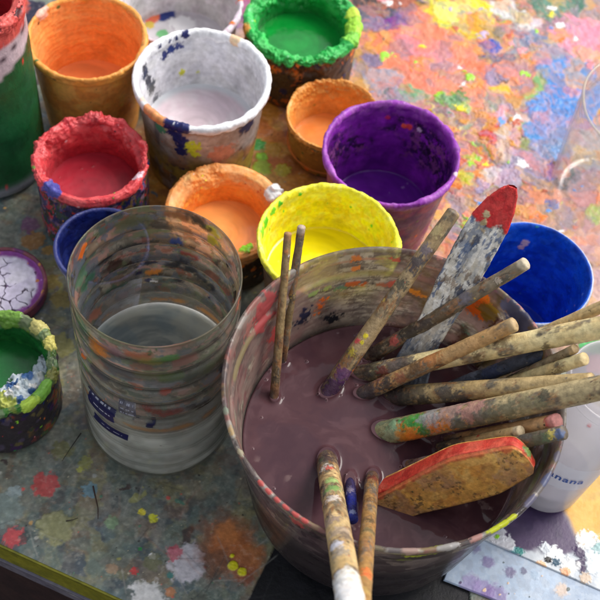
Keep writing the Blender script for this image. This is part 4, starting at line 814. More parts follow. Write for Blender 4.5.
# ------------------------------------------------------------------ the big bowl
BC = np.array([0.0585, -0.1421]); BR = .0967; BH = .1375; BW = .0725; BT = .78
def brad(z): 
    r = BR*(BT+(1-BT)*z/BH); r -= .012*(1-min(1, z/.02))**2; return r
def bowl():
    root = empty('brush_bowl', (BC[0], BC[1], 0), 'big clear plastic bowl of murky purple water holding all the brushes', 'bowl')
    t = .0016
    zs = np.linspace(.001, BH-.022, 120)
    outer = [(0, .0015, 3), (.03, .001, 8)]+[(brad(z)-.0025, z, 1) for z in zs]
    outer += [(brad(BH-.020)-.0022, BH-.020, 4), (brad(BH-.019)-.0002, BH-.0185, 8), (BR-.0016, BH-.006, 4), (BR-.0002, BH-.0045, 4), (BR, BH-.001, 3), (BR-.001, BH, 3)]
    inner = [(BR-.0028, BH-.0005, 4), (BR-.0040, BH-.005, 14), (brad(BH-.018)-.0024, BH-.0180, 4), (brad(BH-.020)-.0046, BH-.0196, 2)]+[(brad(z)-.0025-t, z, 1) for z in zs[::-1]]
    L = Lathe(outer+inner+[(.03, .003, 4), (0, .003, 1)], 900, 2, lambda T, R, Z: (R*(1+.006*np.cos(2*T+2.2)*np.clip(Z/BH, 0, 1)), Z))
    cv = Canvas(L.P, lin(120, 110, 104), .4, .04)
    inn = L.inner; up = sstep(BW-.002, BW+.01, L.z)
    back = sstep(-.25, .35, np.sin(L.T-.35))                             # the far wall is the most caked
    n1 = fbm(cv.P*np.array([1, 1, 1.8], f4), .02, 3, 5)
    m = np.clip((.6+.4*sstep(.33, .5, n1))*up*inn*back + sstep(.48, .56, n1)*.45*up*inn*(1-back), 0, 1)
    cv.lay(m, lin(178, 166, 146), .0001, .6, .97)
    cv.mottle([lin(140, 124, 112), lin(196, 184, 164), lin(122, 110, 104)], .010, 31, .7, .50, .545, 6, region=m)
    st = fbm(cv.P*np.array([1, 1, 5], f4), .010, 33, 5); cv.lay(sstep(.52, .56, st)*m*.6, lin(112, 98, 88)); cv.lay(sstep(.55, .58, 1-st)*m*.45, lin(206, 194, 172)); fl = sstep(.58, .6, fbm(cv.P*np.array([1, 1, 2.2], f4), .0045, 37, 6, rough=.65)); cv.lay(fl*m*.6, lin(92, 78, 70)); cv.H += st*m*.0006
    for zl, cl, am in ((BH-.0075, lin(196, 120, 96), .6), (BH-.0235, lin(206, 140, 80), .55), (BH-.012, lin(96, 84, 78), .6), (BH-.034, lin(110, 96, 88), .6), (BW+.012, lin(104, 86, 82), .6)):
        wz = L.z+(cv.n(.03, int(zl*9000), 3)-.5)*.004; cv.lay(np.exp(-((wz-zl)/.0009)**2)*inn*am*sstep(.4, .52, cv.n(.025, int(zl*7000))), cl, .0002, a=.95)
    cr = sstep(.60, .64, fbm(cv.P*np.array([1, 1, 3], f4), .006, 39, 4))*m*.6; cv.lay(cr, lin(76, 64, 60))
    right = sstep(.35, .8, np.cos(L.T-.55))*up*inn; cv.mottle([lin(112, 74, 50), lin(84, 64, 62), lin(150, 120, 110), lin(100, 84, 40)], .014, 45, .8, region=right, a=.9)
    left = sstep(.55, .95, np.cos(L.T-2.75))*up*inn; cv.mottle([lin(150, 80, 84), lin(120, 100, 96), lin(170, 140, 130)], .014, 55, .7, region=left, a=.85)
    g = np.exp(-((L.z-(BH-.019))/.0014)**2); cv.lay(g*.6*inn*sstep(.35, .55, cv.n(.02, 61)), lin(190, 130, 110), a=.9)
    cv.lay(g*.5*inn*sstep(.5, .6, cv.n(.03, 63)), lin(120, 140, 70), a=.9)
    scum = np.exp(-((L.z-(BW+.0025))/.0028)**2)*inn*sstep(.3, .6, cv.n(.02, 65)); cv.lay(scum*.7, lin(58, 40, 50), a=.95)
    # outside: shade of the wall painted in as dark colour, then grey smears
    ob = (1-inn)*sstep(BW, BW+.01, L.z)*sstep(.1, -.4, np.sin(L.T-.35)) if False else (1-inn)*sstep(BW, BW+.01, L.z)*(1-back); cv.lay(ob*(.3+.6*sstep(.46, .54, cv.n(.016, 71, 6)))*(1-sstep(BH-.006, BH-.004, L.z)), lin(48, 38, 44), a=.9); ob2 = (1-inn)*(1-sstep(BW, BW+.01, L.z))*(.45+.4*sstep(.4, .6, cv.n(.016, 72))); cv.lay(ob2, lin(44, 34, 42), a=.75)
    o1 = sstep(.5, .64, fbm(cv.P*np.array([1, 1, 3.0], f4), .02, 73, 5))*(1-inn)*.22; cv.lay(o1, lin(120, 108, 112), a=.55)
    o2 = sstep(.60, .68, fbm(cv.P*np.array([1, 1, 2.0], f4), .010, 83, 4))*(1-inn)*.7; cv.lay(o2, lin(50, 38, 44), a=.7)
    cv.speck(.016, [lin(140, 130, 120), lin(60, 50, 56), lin(200, 190, 70), lin(170, 110, 90)], .18, 85, .05, .2, region=(1-inn), a=.8)
    # rim: dried pale and pink paint
    rim = (1-sstep(.0012, .0026, BH-L.z+(cv.n(.01, 93)-.5)*.002))
    cv.lay(rim*.3, lin(168, 154, 144), .0001, .3, .4)
    cv.mottle([lin(190, 120, 110), lin(150, 140, 100), lin(206, 200, 192), lin(90, 78, 84)], .012, 95, .7, .5, .57, 5, region=rim, a=.8)
    def wl(px, py, r, col, near, rad, op=1., **k):
        q = hit(BC, rad, px, py, near); k['warp'] = 2.0; cv.blob(q, r*1.2, col, op=op, a=.96, zs=1.0 if r > .0032 and py > 290 else 1.7, grain=.5, **k)
    def rl(px, py, r, col, **k):
        p = at(px, py, BH); q = np.array([p[0]-BC[0], p[1]-BC[1]]); q *= (BR-.001)/np.linalg.norm(q); cv.blob((q[0], q[1], BH+.0018), r*.85, col, a=.85, h=.0002, grain=.4, **k)
    for px, py in ((262, 482), (270, 490), (279, 498), (288, 505), (298, 511), (308, 516)): rl(px, py, .0036, lin(220, 100, 94), warp=.5)
    for px, py, r in ((487, 518, .0045), (495, 513, .005), (503, 507, .004), (481, 521, .003)): rl(px, py, r, lin(214, 222, 30), warp=.9)
    for px, py in ((440, 256), (452, 260), (466, 266), (478, 272), (525, 303), (533, 312), (541, 322), (550, 334)): rl(px, py, .0035, lin(205, 140, 130), warp=.8)
    for px, py, r, col in ((448, 537, .006, lin(190, 186, 184)), (440, 533, .005, lin(180, 176, 172)), (410, 545, .006, lin(190, 160, 150)), (470, 526, .005, lin(200, 150, 140)), (520, 492, .006, lin(120, 116, 140)), (537, 472, .006, lin(110, 116, 150)), (548, 452, .005, lin(140, 134, 150)), (232, 430, .004, lin(200, 170, 120)), (240, 452, .004, lin(190, 180, 150)), (228, 410, .004, lin(150, 160, 140))): rl(px, py, r, col, warp=1.)
    for px, py, r, col in ((318, 300, .0035, ORANGE), (314, 307, .0035, ORANGE), (310, 314, .0035, ORANGE), (322, 295, .003, ORANGE), (306, 321, .0035, lin(226, 130, 40)), (325, 312, .006, lin(34, 36, 44)), (331, 308, .005, lin(34, 36, 44)), (324, 303, .003, lin(34, 36, 44)), (302, 309, .0055, lin(50, 48, 76)), (297, 316, .005, lin(44, 44, 66)),
                           (357, 262, .004, lin(222, 130, 70)), (356, 270, .003, lin(222, 130, 70)), (353, 281, .004, lin(206, 110, 60)), (362, 281, .003, lin(206, 110, 60)), (340, 285, .0035, lin(110, 140, 110)), (325, 286, .003, lin(170, 180, 110)), (312, 291, .003, lin(160, 180, 110)), (395, 281, .004, lin(206, 110, 90)), (382, 281, .003, lin(190, 120, 90)), (396, 262, .003, lin(205, 90, 80)),
                           (268, 306, .007, lin(190, 90, 90)), (262, 318, .007, lin(186, 84, 84)), (270, 332, .006, lin(190, 80, 76)), (250, 330, .005, lin(180, 120, 110)), (415, 288, .004, lin(226, 150, 50)), (425, 292, .003, lin(226, 150, 50)), (477, 305, .006, lin(214, 110, 30)), (483, 300, .004, lin(214, 110, 30)), (490, 310, .006, lin(140, 110, 40)),
                           (470, 325, .004, lin(110, 130, 110)), (480, 335, .004, lin(120, 140, 140)), (510, 312, .006, lin(90, 90, 110)), (520, 325, .006, lin(80, 80, 104)), (500, 330, .006, lin(90, 50, 34)), (467, 342, .007, lin(100, 60, 56)), (412, 320, .010, lin(110, 76, 70))): wl(px, py, r, col, False, BR-.006, warp=.9, h=.0002)
    for px, py, r, col, op in ((290, 546, .003, lin(150, 150, 150), .6), (262, 508, .005, lin(110, 104, 104), .4), (263, 545, .003, lin(190, 190, 60), .6), (300, 520, .004, lin(200, 80, 76), .7), (400, 560, .004, lin(150, 160, 60), .5), (410, 552, .003, lin(180, 190, 40), .8), (420, 551, .003, lin(180, 190, 40), .8), (432, 548, .003, lin(180, 190, 40), .8), (442, 545, .0025, lin(180, 190, 40), .8), (330, 575, .01, lin(46, 34, 38), .5)): wl(px, py, r, col, True, BR-.004, op)
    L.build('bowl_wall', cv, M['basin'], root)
    # water, with its skin drawn up round each handle
    zs = np.linspace(.006, BW, 50); pts = [(0, .005, 3), (.03, .0045, 5)]+[(brad(z)-.0027-t, z, 1) for z in zs]+[(brad(BW)-.0055, BW, 330), (0, BW, 1)]
    W = Lathe(pts, 900, 1); c = Canvas(W.P, lin(76, 50, 55), .06)
    srf = (W.z > BW-.0006).astype(f4)
    c.mottle([lin(64, 41, 49), lin(84, 57, 61), lin(70, 49, 57)], .04, 3, .6); wp = c.n(.03, 31, 3)
    sw = fbm(W.P*np.array([1, 1, 1], f4)+(wp[:, None]-.5)*.05, .012, 33, 4); c.lay(sstep(.5, .72, sw)*.3, lin(104, 76, 80)); c.lay(sstep(.54, .7, 1-sw)*.25, lin(58, 38, 48))
    c.speck(.010, [lin(130, 104, 104), lin(70, 48, 60)], .12, 8, .03, .08, 0)
    c.H += srf*((c.n(.03, 9, 2)-.5)*.0004+(c.n(.007, 10, 2)-.5)*.00012)
    rad = np.hypot(W.P[:, 0], W.P[:, 1]); c.H += srf*.0005*np.exp(-(brad(BW)-.0045-rad)/.0012)
    WP = W.P+np.array([BC[0], BC[1], 0])
    for E, D, r in WET:
        v = WP-E; d = np.linalg.norm(v-np.outer(v@D, D), axis=1)-r
        c.H += srf*.0021*np.exp(-np.clip(d, 0, 1)/.0011)
    brr = random.Random(5)
    for k in range(46):                                                  # bubbles and bits of scum
        if k < 30:
            E_, D_, r_ = brr.choice(WET); a_ = brr.uniform(0, 2*PI); q_ = np.array([E_[0]-BC[0]+math.cos(a_)*(r_+.0025), E_[1]-BC[1]+math.sin(a_)*(r_+.0025)])
        else:
            a_ = brr.uniform(0, 2*PI); q_ = np.array([math.cos(a_), math.sin(a_)])*(brad(BW)-.0055-brr.uniform(0, .012))
        rb = brr.uniform(.0005, .0011); dd = np.hypot(W.P[:, 0]-q_[0], W.P[:, 1]-q_[1]); c.H += srf*np.sqrt(np.clip(1-(dd/rb)**2, 0, 1))*rb*.8
        c.lay(srf*np.exp(-((dd-rb)/.0002)**2)*.5, lin(140, 116, 120))
    sc = srf*sstep(.62, .7, c.n(.010, 61, 5))*sstep(.55, .65, c.n(.04, 62)); c.lay(sc*.35, lin(150, 128, 124), 0, .3)
    c.R[:] = np.where(sc > .3, .25, .05)
    W.build('water', c, M['water'], root)

# ------------------------------------------------------------------ brushes
WET = []
def catrow(P0, D, prof, n_th, bend, flatn=1.):
    pass
def handle(label, e, xr, r, length, col, spots, seed, taper=(1, 1), zr=None, bend=.0, ze=BW, roundend=True, dirty=.5, wcols=None, tipcol=None, shadecol=None, under=None):
    """a round handle: px where it meets the water, px where it crosses the rim (height zr), radius, length above water"""
    E = at(*e, ze); zr = BH+r+.001 if zr is None else zr
    X = at(*xr, zr); D = (X-E)/np.linalg.norm(X-E)
    if ze == BW: WET.append((E, D, r*taper[0]))
    if under is None:                                   # goes down to the floor of the bowl
        under = (ze-.01)/max(D[2], .15)
        for _ in range(60):
            b = E-D*under
            if np.hypot(b[0]-BC[0], b[1]-BC[1]) > brad(max(b[2], .002))-.008: under *= .96
            else: break
    nL = 300; nT = 72
    s = np.linspace(-under, length, nL); a = np.cross(D, [0, 0, 1]); a /= np.linalg.norm(a); b = np.cross(D, a)
    t = np.clip(s/length, 0, 1)
    rad = r*(taper[0]+(taper[1]-taper[0])*t)
    if len(taper) > 2: rad = rad*(1+(taper[2]-1)*np.sin(PI*t))
    rad = rad*(1+.05*(fbm(np.stack([s, s*0, s*0], 1), .03, seed, 3, True)-.5))
    ed = np.clip((length-s)/(r*.38), 0, 1); rad = rad*np.sqrt(np.clip(1-(1-ed)**2, 0, 1))
    ed2 = np.clip((s+under)/(r*.7), 0, 1); rad = np.maximum(rad*np.sqrt(np.clip(1-(1-ed2)**2, 0, 1)), 1e-5)
    cen = E+np.outer(s, D)+np.outer(bend*(t*(1-t))*4, a)
    th = np.linspace(0, 2*PI, nT, endpoint=False)
    P = cen[:, None, :]+rad[:, None, None]*(np.cos(th)[None, :, None]*a+np.sin(th)[None, :, None]*b)
    P = P.reshape(-1, 3); S = np.repeat(s, nT); loc = np.stack([S, np.tile(np.cos(th), nL)*r, np.tile(np.sin(th), nL)*r], 1)
    cv = Canvas(loc+seed*.37, col, .44)
    g = fbm(loc*np.array([.09, 1, 1], f4)+seed, .0011, seed, 4)        # grain along the handle
    cv.lay(sstep(.5, .72, g)*.4, np.asarray(col)*.6); cv.mottle([np.clip(np.asarray(col)*1.2, 0, .85), np.asarray(col)*np.array([.9, .8, .66], f4)], .012, seed+90, .6); cv.lay(sstep(.3, .45, 1-g)*.2, np.clip(np.asarray(col)*1.25, 0, .8))
    wc = wcols or [lin(108, 86, 62), lin(62, 50, 44), lin(140, 124, 98), lin(150, 104, 66), lin(96, 96, 90)]
    wash = sstep(.44, .62, cv.n(.012, seed+2, 4)+.42*np.exp(-t.repeat(nT)*3.2)-.22+dirty*.22)
    stre = np.array([.33, 1, 1], f4)
    for k, c_ in enumerate(wc): cv.lay(sstep(.51, .565, fbm(loc*stre+seed*.3, (.0035, .0028, .005)[k % 3], seed+5+k*3, 6, rough=.68))*wash*.68, c_, .00006)
    cv.speck(.006, [lin(190, 90, 70), lin(90, 110, 130), lin(200, 170, 90), lin(110, 130, 90), lin(190, 180, 170)], .12*min(1, dirty*1.5), seed+22, .05, .3, .0001, warp=1.4)
    cv.speck(.0026, [lin(46, 40, 36), lin(170, 158, 134), lin(90, 70, 60), lin(120, 110, 96)], .14+dirty*.3, seed+20, .06, .36, .00008, warp=1.)
    for (px, py, rr_, c_) in spots:
        rr_ *= .92
        # nearest point of the handle to that sight line, on its near side
        d = ray(px, py); d /= np.linalg.norm(d); v = P-CAM; k = v@d; dist = np.linalg.norm(v-np.outer(k, d), axis=1)
        near = ((cen.repeat(nT, 0)-P)@d) > 0
        i = int(np.argmin(np.where(near, dist, 9))); cv.blob(cv.P[i], rr_, c_, h=.00018, warp=2.6, grain=.32, soft=.22, op=.82)
    wl = 1-sstep(.004, .014, S+(cv.n(.006, seed+40, 3)-.5)*.008); cv.lay(wl*.6, np.asarray(shadecol if shadecol is not None else lin(58, 44, 48))); cv.R = cv.R*(1-wl*.65)  # wet end just above the water, tinted and glossier
    if tipcol is not None: cv.lay(sstep(length-.006, length-.003, S+(cv.n(.004, seed+44, 2)-.5)*.002), tipcol)
    cv.H += (cv.n(.006, seed+50, 3)-.5)*.0004
    axis_n = (P-cen.repeat(nT, 0)); l = np.linalg.norm(axis_n, axis=1, keepdims=True); P = P+axis_n/np.maximum(l, 1e-6)*cv.H[:, None]*np.minimum(1, l/r)
    base = cen[0]
    o = grid_mesh('paintbrush', P-base, nL, nT, False, M['wood'], None); o.location = base
    # close: cross-section wraps
    me = o.data; n0 = len(me.polygons)
    o2 = o
    bpy.data.meshes.remove(me)
    o2 = None
    me = bpy.data.meshes.new('paintbrush')
    I, J = np.meshgrid(np.arange(nL-1), np.arange(nT), indexing='ij'); J2 = (J+1) % nT
    q = np.stack([I*nT+J, (I+1)*nT+J, (I+1)*nT+J2, I*nT+J2], -1).reshape(-1, 4)[:, ::-1].astype(np.int32)
    Pl = P-base; me.vertices.add(len(Pl)); me.vertices.foreach_set('co', Pl.astype(f4).ravel()); me.loops.add(q.size); me.loops.foreach_set('vertex_index', q.ravel())
    me.polygons.add(len(q)); me.polygons.foreach_set('loop_start', np.arange(0, q.size, 4, dtype=np.int32)); me.polygons.foreach_set('use_smooth', np.ones(len(q), bool)); me.update(calc_edges=True)
    me.materials.append(M['wood']); attrs(me, cv)
    ob = bpy.data.objects.new('paintbrush', me); COL.objects.link(ob); ob.location = base
    tag(ob, label, 'brush', 'brushes standing in the bowl')
    return E, D
TAN = lin(212, 184, 132); TAN2 = lin(224, 202, 150); DTAN = lin(160, 138, 102); GRAYW = lin(140, 126, 100)
px2m = lambda p, z=.12: 1.0/17.2*.01*p
def brush_set():
    H_ = handle
    # the tall one leaning on the far rim
    H_('thick brown handle with yellow flecks and a purple wet end, leaning on the far rim', (329, 390), (423, 256), .0049, .1345, DTAN, [(366, 336, .0016, YEL), (362, 342, .0012, YEL), (357, 341, .002, lin(210, 70, 80)), (352, 352, .003, lin(190, 170, 60)), (333, 390, .007, lin(80, 40, 100)), (345, 375, .005, lin(90, 50, 100)), (356, 372, .002, ORANGE), (425, 250, .004, lin(110, 100, 110)), (415, 262, .006, lin(60, 60, 70)), (437, 231, .004, lin(190, 170, 120)), (400, 285, .004, lin(70, 70, 60))], 1, (1.12, .86))
    H_('thin dark grey stick crossing over the flat white paddle', (369, 357), (488, 286), .0040, .1225, lin(130, 118, 98), [(395, 340, .003, lin(190, 90, 80)), (393, 342, .0025, lin(200, 100, 90)), (375, 352, .006, lin(70, 62, 50)), (410, 335, .006, lin(60, 54, 48)), (440, 318, .006, lin(100, 84, 64)), (498, 281, .002, lin(205, 190, 170)), (465, 298, .005, lin(110, 106, 116)), (425, 326, .006, lin(70, 60, 56))], 2, (1.15, .95), tipcol=lin(200, 186, 160), dirty=.9)
    H_('long smooth pale tan handle, uppermost of the thick handles pointing right', (364, 374), (548, 338), .0064, .190, TAN2, [(372, 368, .008, lin(80, 80, 66)), (392, 364, .008, lin(110, 100, 96)), (382, 371, .004, lin(120, 60, 50)), (405, 361, .006, lin(96, 90, 86)), (478, 357, .003, lin(110, 90, 60)), (502, 343, .003, lin(150, 130, 90)), (546, 347, .003, lin(110, 96, 70)), (410, 368, .006, lin(90, 80, 70))], 3, (.92, 1.03, 1.0), dirty=.15, ze=BW)
    H_('brown blunt stick lying over the long pale handle', (364, 394), (489, 336), .0048, .108, lin(182, 146, 98), [(368, 392, .007, lin(70, 72, 76)), (385, 384, .005, lin(60, 60, 60)), (400, 378, .004, lin(150, 96, 70)), (415, 368, .005, lin(120, 90, 60)), (430, 358, .006, lin(180, 120, 70)), (380, 378, .004, lin(120, 80, 70)), (470, 343, .004, lin(190, 150, 100))], 4, (1.0, .9), zr=.133, dirty=.45, tipcol=lin(176, 150, 110))
    H_('thin pale handle running off the right edge behind the uppermost thick one', (475, 363), (572, 320), .0036, .135, TAN, [], 5, (1, 1), dirty=.2, zr=.146)
    H_('short thin grey stick ending just above the smallest tan stick at the right', (478, 396), (560, 356), .0027, .092, GRAYW, [(510, 380, .004, lin(60, 60, 56)), (575, 350, .003, lin(190, 170, 120))], 6, (1.0, 1.0), dirty=.8, zr=.1425, tipcol=lin(176, 150, 110))
    H_('short tan stick with a blunt end over the right rim, above the milky cup', (470, 396), (565, 365), .0037, .099, TAN2, [(500, 388, .004, lin(120, 100, 70)), (560, 372, .004, lin(160, 140, 100))], 7, (1.0, 1.0), dirty=.3, zr=.143, tipcol=TAN2)
    H_('dark blue-grey stick low in the bowl beneath the long pale handle', (440, 392), (535, 356), .0042, .080, lin(74, 80, 96), [(490, 372, .006, lin(60, 70, 100)), (470, 380, .006, lin(90, 96, 110))], 8, (1.0, 1.0), dirty=.8, zr=.125, wcols=[lin(60, 70, 90), lin(50, 50, 56), lin(90, 94, 104)])
    H_('straight tan handle with a dark wet end and one red dot, almost level', (394, 396), (556, 385), .0061, .135, lin(182, 158, 112), [(398, 397, .0015, lin(210, 60, 60)), (405, 399, .006, lin(70, 66, 58)), (420, 392, .006, lin(110, 100, 80)), (447, 396, .006, lin(80, 78, 74)), (460, 398, .005, lin(76, 74, 70)), (395, 400, .007, lin(62, 60, 54)), (425, 402, .005, lin(60, 58, 54))], 9, (1.02, .9), dirty=.35)
    H_('longest thick handle, smeared with green and orange near the water', (389, 432), (552, 398), .0072, .182, lin(176, 158, 118), [(394, 428, .006, lin(140, 180, 140)), (408, 424, .006, lin(60, 150, 70)), (418, 424, .006, lin(70, 160, 70)), (404, 437, .006, lin(222, 140, 40)), (416, 436, .006, lin(226, 130, 50)), (434, 427, .006, lin(226, 130, 60)), (446, 422, .005, lin(224, 140, 60)), (390, 438, .005, lin(190, 190, 150)), (430, 415, .008, lin(150, 150, 150)),
        (450, 410, .008, lin(170, 140, 130)), (470, 408, .009, lin(176, 130, 120)), (490, 414, .005, lin(110, 108, 84)), (507, 410, .006, lin(112, 110, 86)), (480, 420, .006, lin(100, 98, 86)), (524, 404, .006, lin(140, 130, 96)), (540, 404, .004, lin(130, 124, 92)), (460, 424, .006, lin(90, 96, 90)), (425, 432, .004, lin(60, 120, 60)), (545, 395, .004, lin(80, 80, 66))], 10, (1.04, .92), dirty=.75, shadecol=lin(110, 130, 100))
    H_('brown stick with a pink blunt end resting on the right rim', (448, 442), (558, 421), .0041, .088, lin(200, 156, 108), [(555, 421, .0045, lin(220, 110, 116)), (561, 420, .004, lin(226, 130, 130)), (548, 421, .003, lin(200, 80, 80))], 11, (1.0, 1.05), dirty=.3, zr=.1425, tipcol=lin(224, 150, 140))
    H_('slim beige stick with a rounded end, just above the red and ochre block', (440, 448), (530, 429), .0034, .071, lin(190, 164, 118), [(478, 436, .001, RED), (455, 442, .006, lin(110, 96, 80))], 12, (1.05, .95), dirty=.3, zr=.137, tipcol=lin(206, 186, 150))
    H_('grey stick with a bluish dabbed end at the right rim, next to the block', (410, 466), (548, 436), .0036, .107, lin(112, 100, 84), [(557, 434, .004, lin(90, 110, 150)), (551, 434, .003, lin(210, 190, 90)), (545, 438, .003, lin(90, 110, 80)), (538, 440, .004, lin(90, 90, 70)), (420, 463, .006, lin(120, 100, 100))], 13, (1.0, 1.1), dirty=.9, zr=.142)
    # the front ones
    H_('thickest front handle with green and black daubs and white paint at its near end', (327, 462), (338, 528), .0064, .23, lin(196, 168, 120), [(327, 458, .006, lin(70, 60, 60)), (326, 467, .004, lin(210, 200, 190)), (334, 488, .005, lin(120, 160, 90)), (332, 480, .004, lin(150, 180, 110)), (317, 480, .003, lin(40, 40, 36)), (321, 490, .0035, lin(34, 34, 30)), (316, 498, .003, lin(60, 50, 40)), (333, 498, .004, lin(210, 200, 190)), (323, 508, .003, lin(196, 150, 100)), (330, 468, .003, lin(190, 70, 60)), (320, 460, .003, lin(90, 110, 80)),
        (340, 530, .006, lin(170, 150, 130)), (330, 520, .005, lin(150, 130, 120)), (341, 552, .005, lin(150, 140, 130)), (336, 545, .004, lin(200, 200, 210)), (347, 536, .004, lin(120, 104, 90)), (343, 585, .011, lin(232, 232, 234)), (348, 598, .012, lin(236, 236, 238)), (340, 578, .008, lin(226, 226, 228)), (350, 575, .007, lin(220, 216, 206))], 14, (.98, 1.02), dirty=.5)
    H_('short cobalt blue stub low against the front wall between two front handles', (350, 484), (353, 530), .0034, .034, lin(40, 44, 110), [(351, 500, .004, lin(30, 40, 130)), (352, 520, .004, lin(50, 60, 150)), (349, 490, .003, lin(130, 120, 140)), (353, 512, .002, lin(140, 150, 190))], 15, (1.0, 1.0), dirty=.3, zr=.092, wcols=[lin(30, 34, 90), lin(60, 70, 140), lin(30, 30, 60)], under=.012)
    H_('slim brown front handle with an orange fleck, to the right of the cobalt stub', (372, 478), (367, 541), .0040, .22, lin(158, 122, 74), [(372, 478, .004, lin(110, 50, 44)), (368, 575, .003, lin(226, 110, 60)), (367, 570, .003, lin(226, 120, 60)), (370, 500, .004, lin(110, 80, 50)), (368, 530, .004, lin(110, 100, 70)), (370, 520, .003, lin(80, 70, 50)), (364, 590, .004, lin(180, 150, 90))], 16, (1.0, 1.0), dirty=.6)
    # thin sticks at the back left
    H_('shorter thin stick at the back left, in front of its taller twin', (274, 398), (285, 268), .0025, .1065, lin(138, 116, 80), [(286, 252, .0015, lin(190, 120, 70)), (276, 380, .003, lin(80, 70, 60)), (280, 330, .003, lin(150, 130, 90))], 17, (1.1, .9), dirty=.7, tipcol=lin(160, 120, 80), zr=.142)
    H_('taller thin stick at the back left, standing behind its shorter twin', (282, 362), (297, 258), .0027, .098, lin(124, 106, 76), [(290, 300, .003, lin(90, 80, 64)), (300, 240, .003, lin(110, 100, 80))], 18, (1.0, .85), dirty=.7, tipcol=lin(180, 160, 140), zr=.1425)
brush_set()

def slab(name, label, cat, E, X, outline, th, painter, seed, rough=.5, ndir=None, under=.03, thtap=(1., 1.), smooth=10):
    """flat wooden blade: axis through E and X, faces the viewer; outline rows of px (left edge, right edge) unprojected on its plane"""
    D = (X-E)/np.linalg.norm(X-E)
    n = (ndir if ndir is not None else (CAM-E)); n = n-D*(n@D); n /= np.linalg.norm(n); w = np.cross(n, D)
    def onplane(px, py):
        d = ray(px, py); t = ((E-CAM)@n)/(d@n); p = CAM+d*t-E; return p@D, p@w
    rows = [(onplane(*a), onplane(*b)) for a, b in outline]
    # add the part under water
    (a0, b0) = rows[0]
    rows = [((a0[0]-under, a0[1]), (b0[0]-under, b0[1]))]+rows
    nL, nW = 260, 60
    kk = np.linspace(0, len(rows)-1, nL); A = np.array([r[0] for r in rows]); Bb = np.array([r[1] for r in rows]); ki = np.arange(len(rows))
    def ip(M_): 
        v = np.stack([np.interp(kk, ki, M_[:, 0]), np.interp(kk, ki, M_[:, 1])], 1)
        for _ in range(smooth): v[1:-1] = (v[:-2]+2*v[1:-1]+v[2:])/4
        return v
    A, Bb = ip(A), ip(Bb)
    sec = []                                              # closed cross-section: (fraction across, height)
    fr = np.linspace(0, 1, nW)
    for q in fr: sec.append((q, .5))
    for q in np.linspace(.35, -.35, 8): sec.append((1.0+.0, q))
    for q in fr[::-1]: sec.append((q, -.5))
    for q in np.linspace(-.35, .35, 8): sec.append((0.0, q))
    sec = np.array(sec); m = len(sec)
    ee = np.minimum(1, np.minimum((kk-kk[0]+.02)/.1, (kk[-1]-kk+.02)/.12)); ee = np.sqrt(1-(1-np.clip(ee, 0, 1))**2)
    side = np.minimum(sec[:, 0], 1-sec[:, 0]); rnd = np.where(np.abs(sec[:, 1]) > .45, np.sqrt(1-(1-np.clip(side/.04, 0, 1))**2)*.3+.7, 1)
    xy = A[:, None, :]*(1-sec[None, :, 0:1])+Bb[:, None, :]*sec[None, :, 0:1]
    tt = th*np.interp(kk, [0, kk[-1]], thtap)[:, None]
    hh = sec[None, :, 1]*rnd[None, :]*tt*(.6+.4*ee[:, None])
    P = E+xy[..., 0:1]*D+xy[..., 1:2]*w+(hh-tt*.5)[..., None]*n
    P = P.reshape(-1, 3)
    loc = np.stack([xy[..., 0].ravel(), xy[..., 1].ravel(), np.tile(hh, (1, 1)).ravel()], 1)
    cv = Canvas(loc+seed*.41, lin(200, 190, 170), rough)
    face = np.tile(np.abs(sec[:, 1]) > .45, nL).astype(f4)
    cv.top = np.tile(sec[:, 1] > .45, nL).astype(f4); cv.fr = np.tile(sec[:, 0], nL); cv.s = xy[..., 0].ravel(); cv.face = face
    def spot(px, py, r, col, **k):
        a_ = onplane(px, py); cv.blob(np.array([a_[0], a_[1], 0])+seed*.41, r, col, **k)
    painter(cv, spot)
    N = gnormals(P, nL, m, False, True); N = -N if (N[m*5+nW//2]@n) < 0 else N
    P = P+N*cv.H[:, None]
    cen = P.mean(0)*0+E
    o = grid_mesh(name, P-cen, nL, m, False, M['wood'], cv, None, True); o.location = cen
    return tag(o, label, cat)
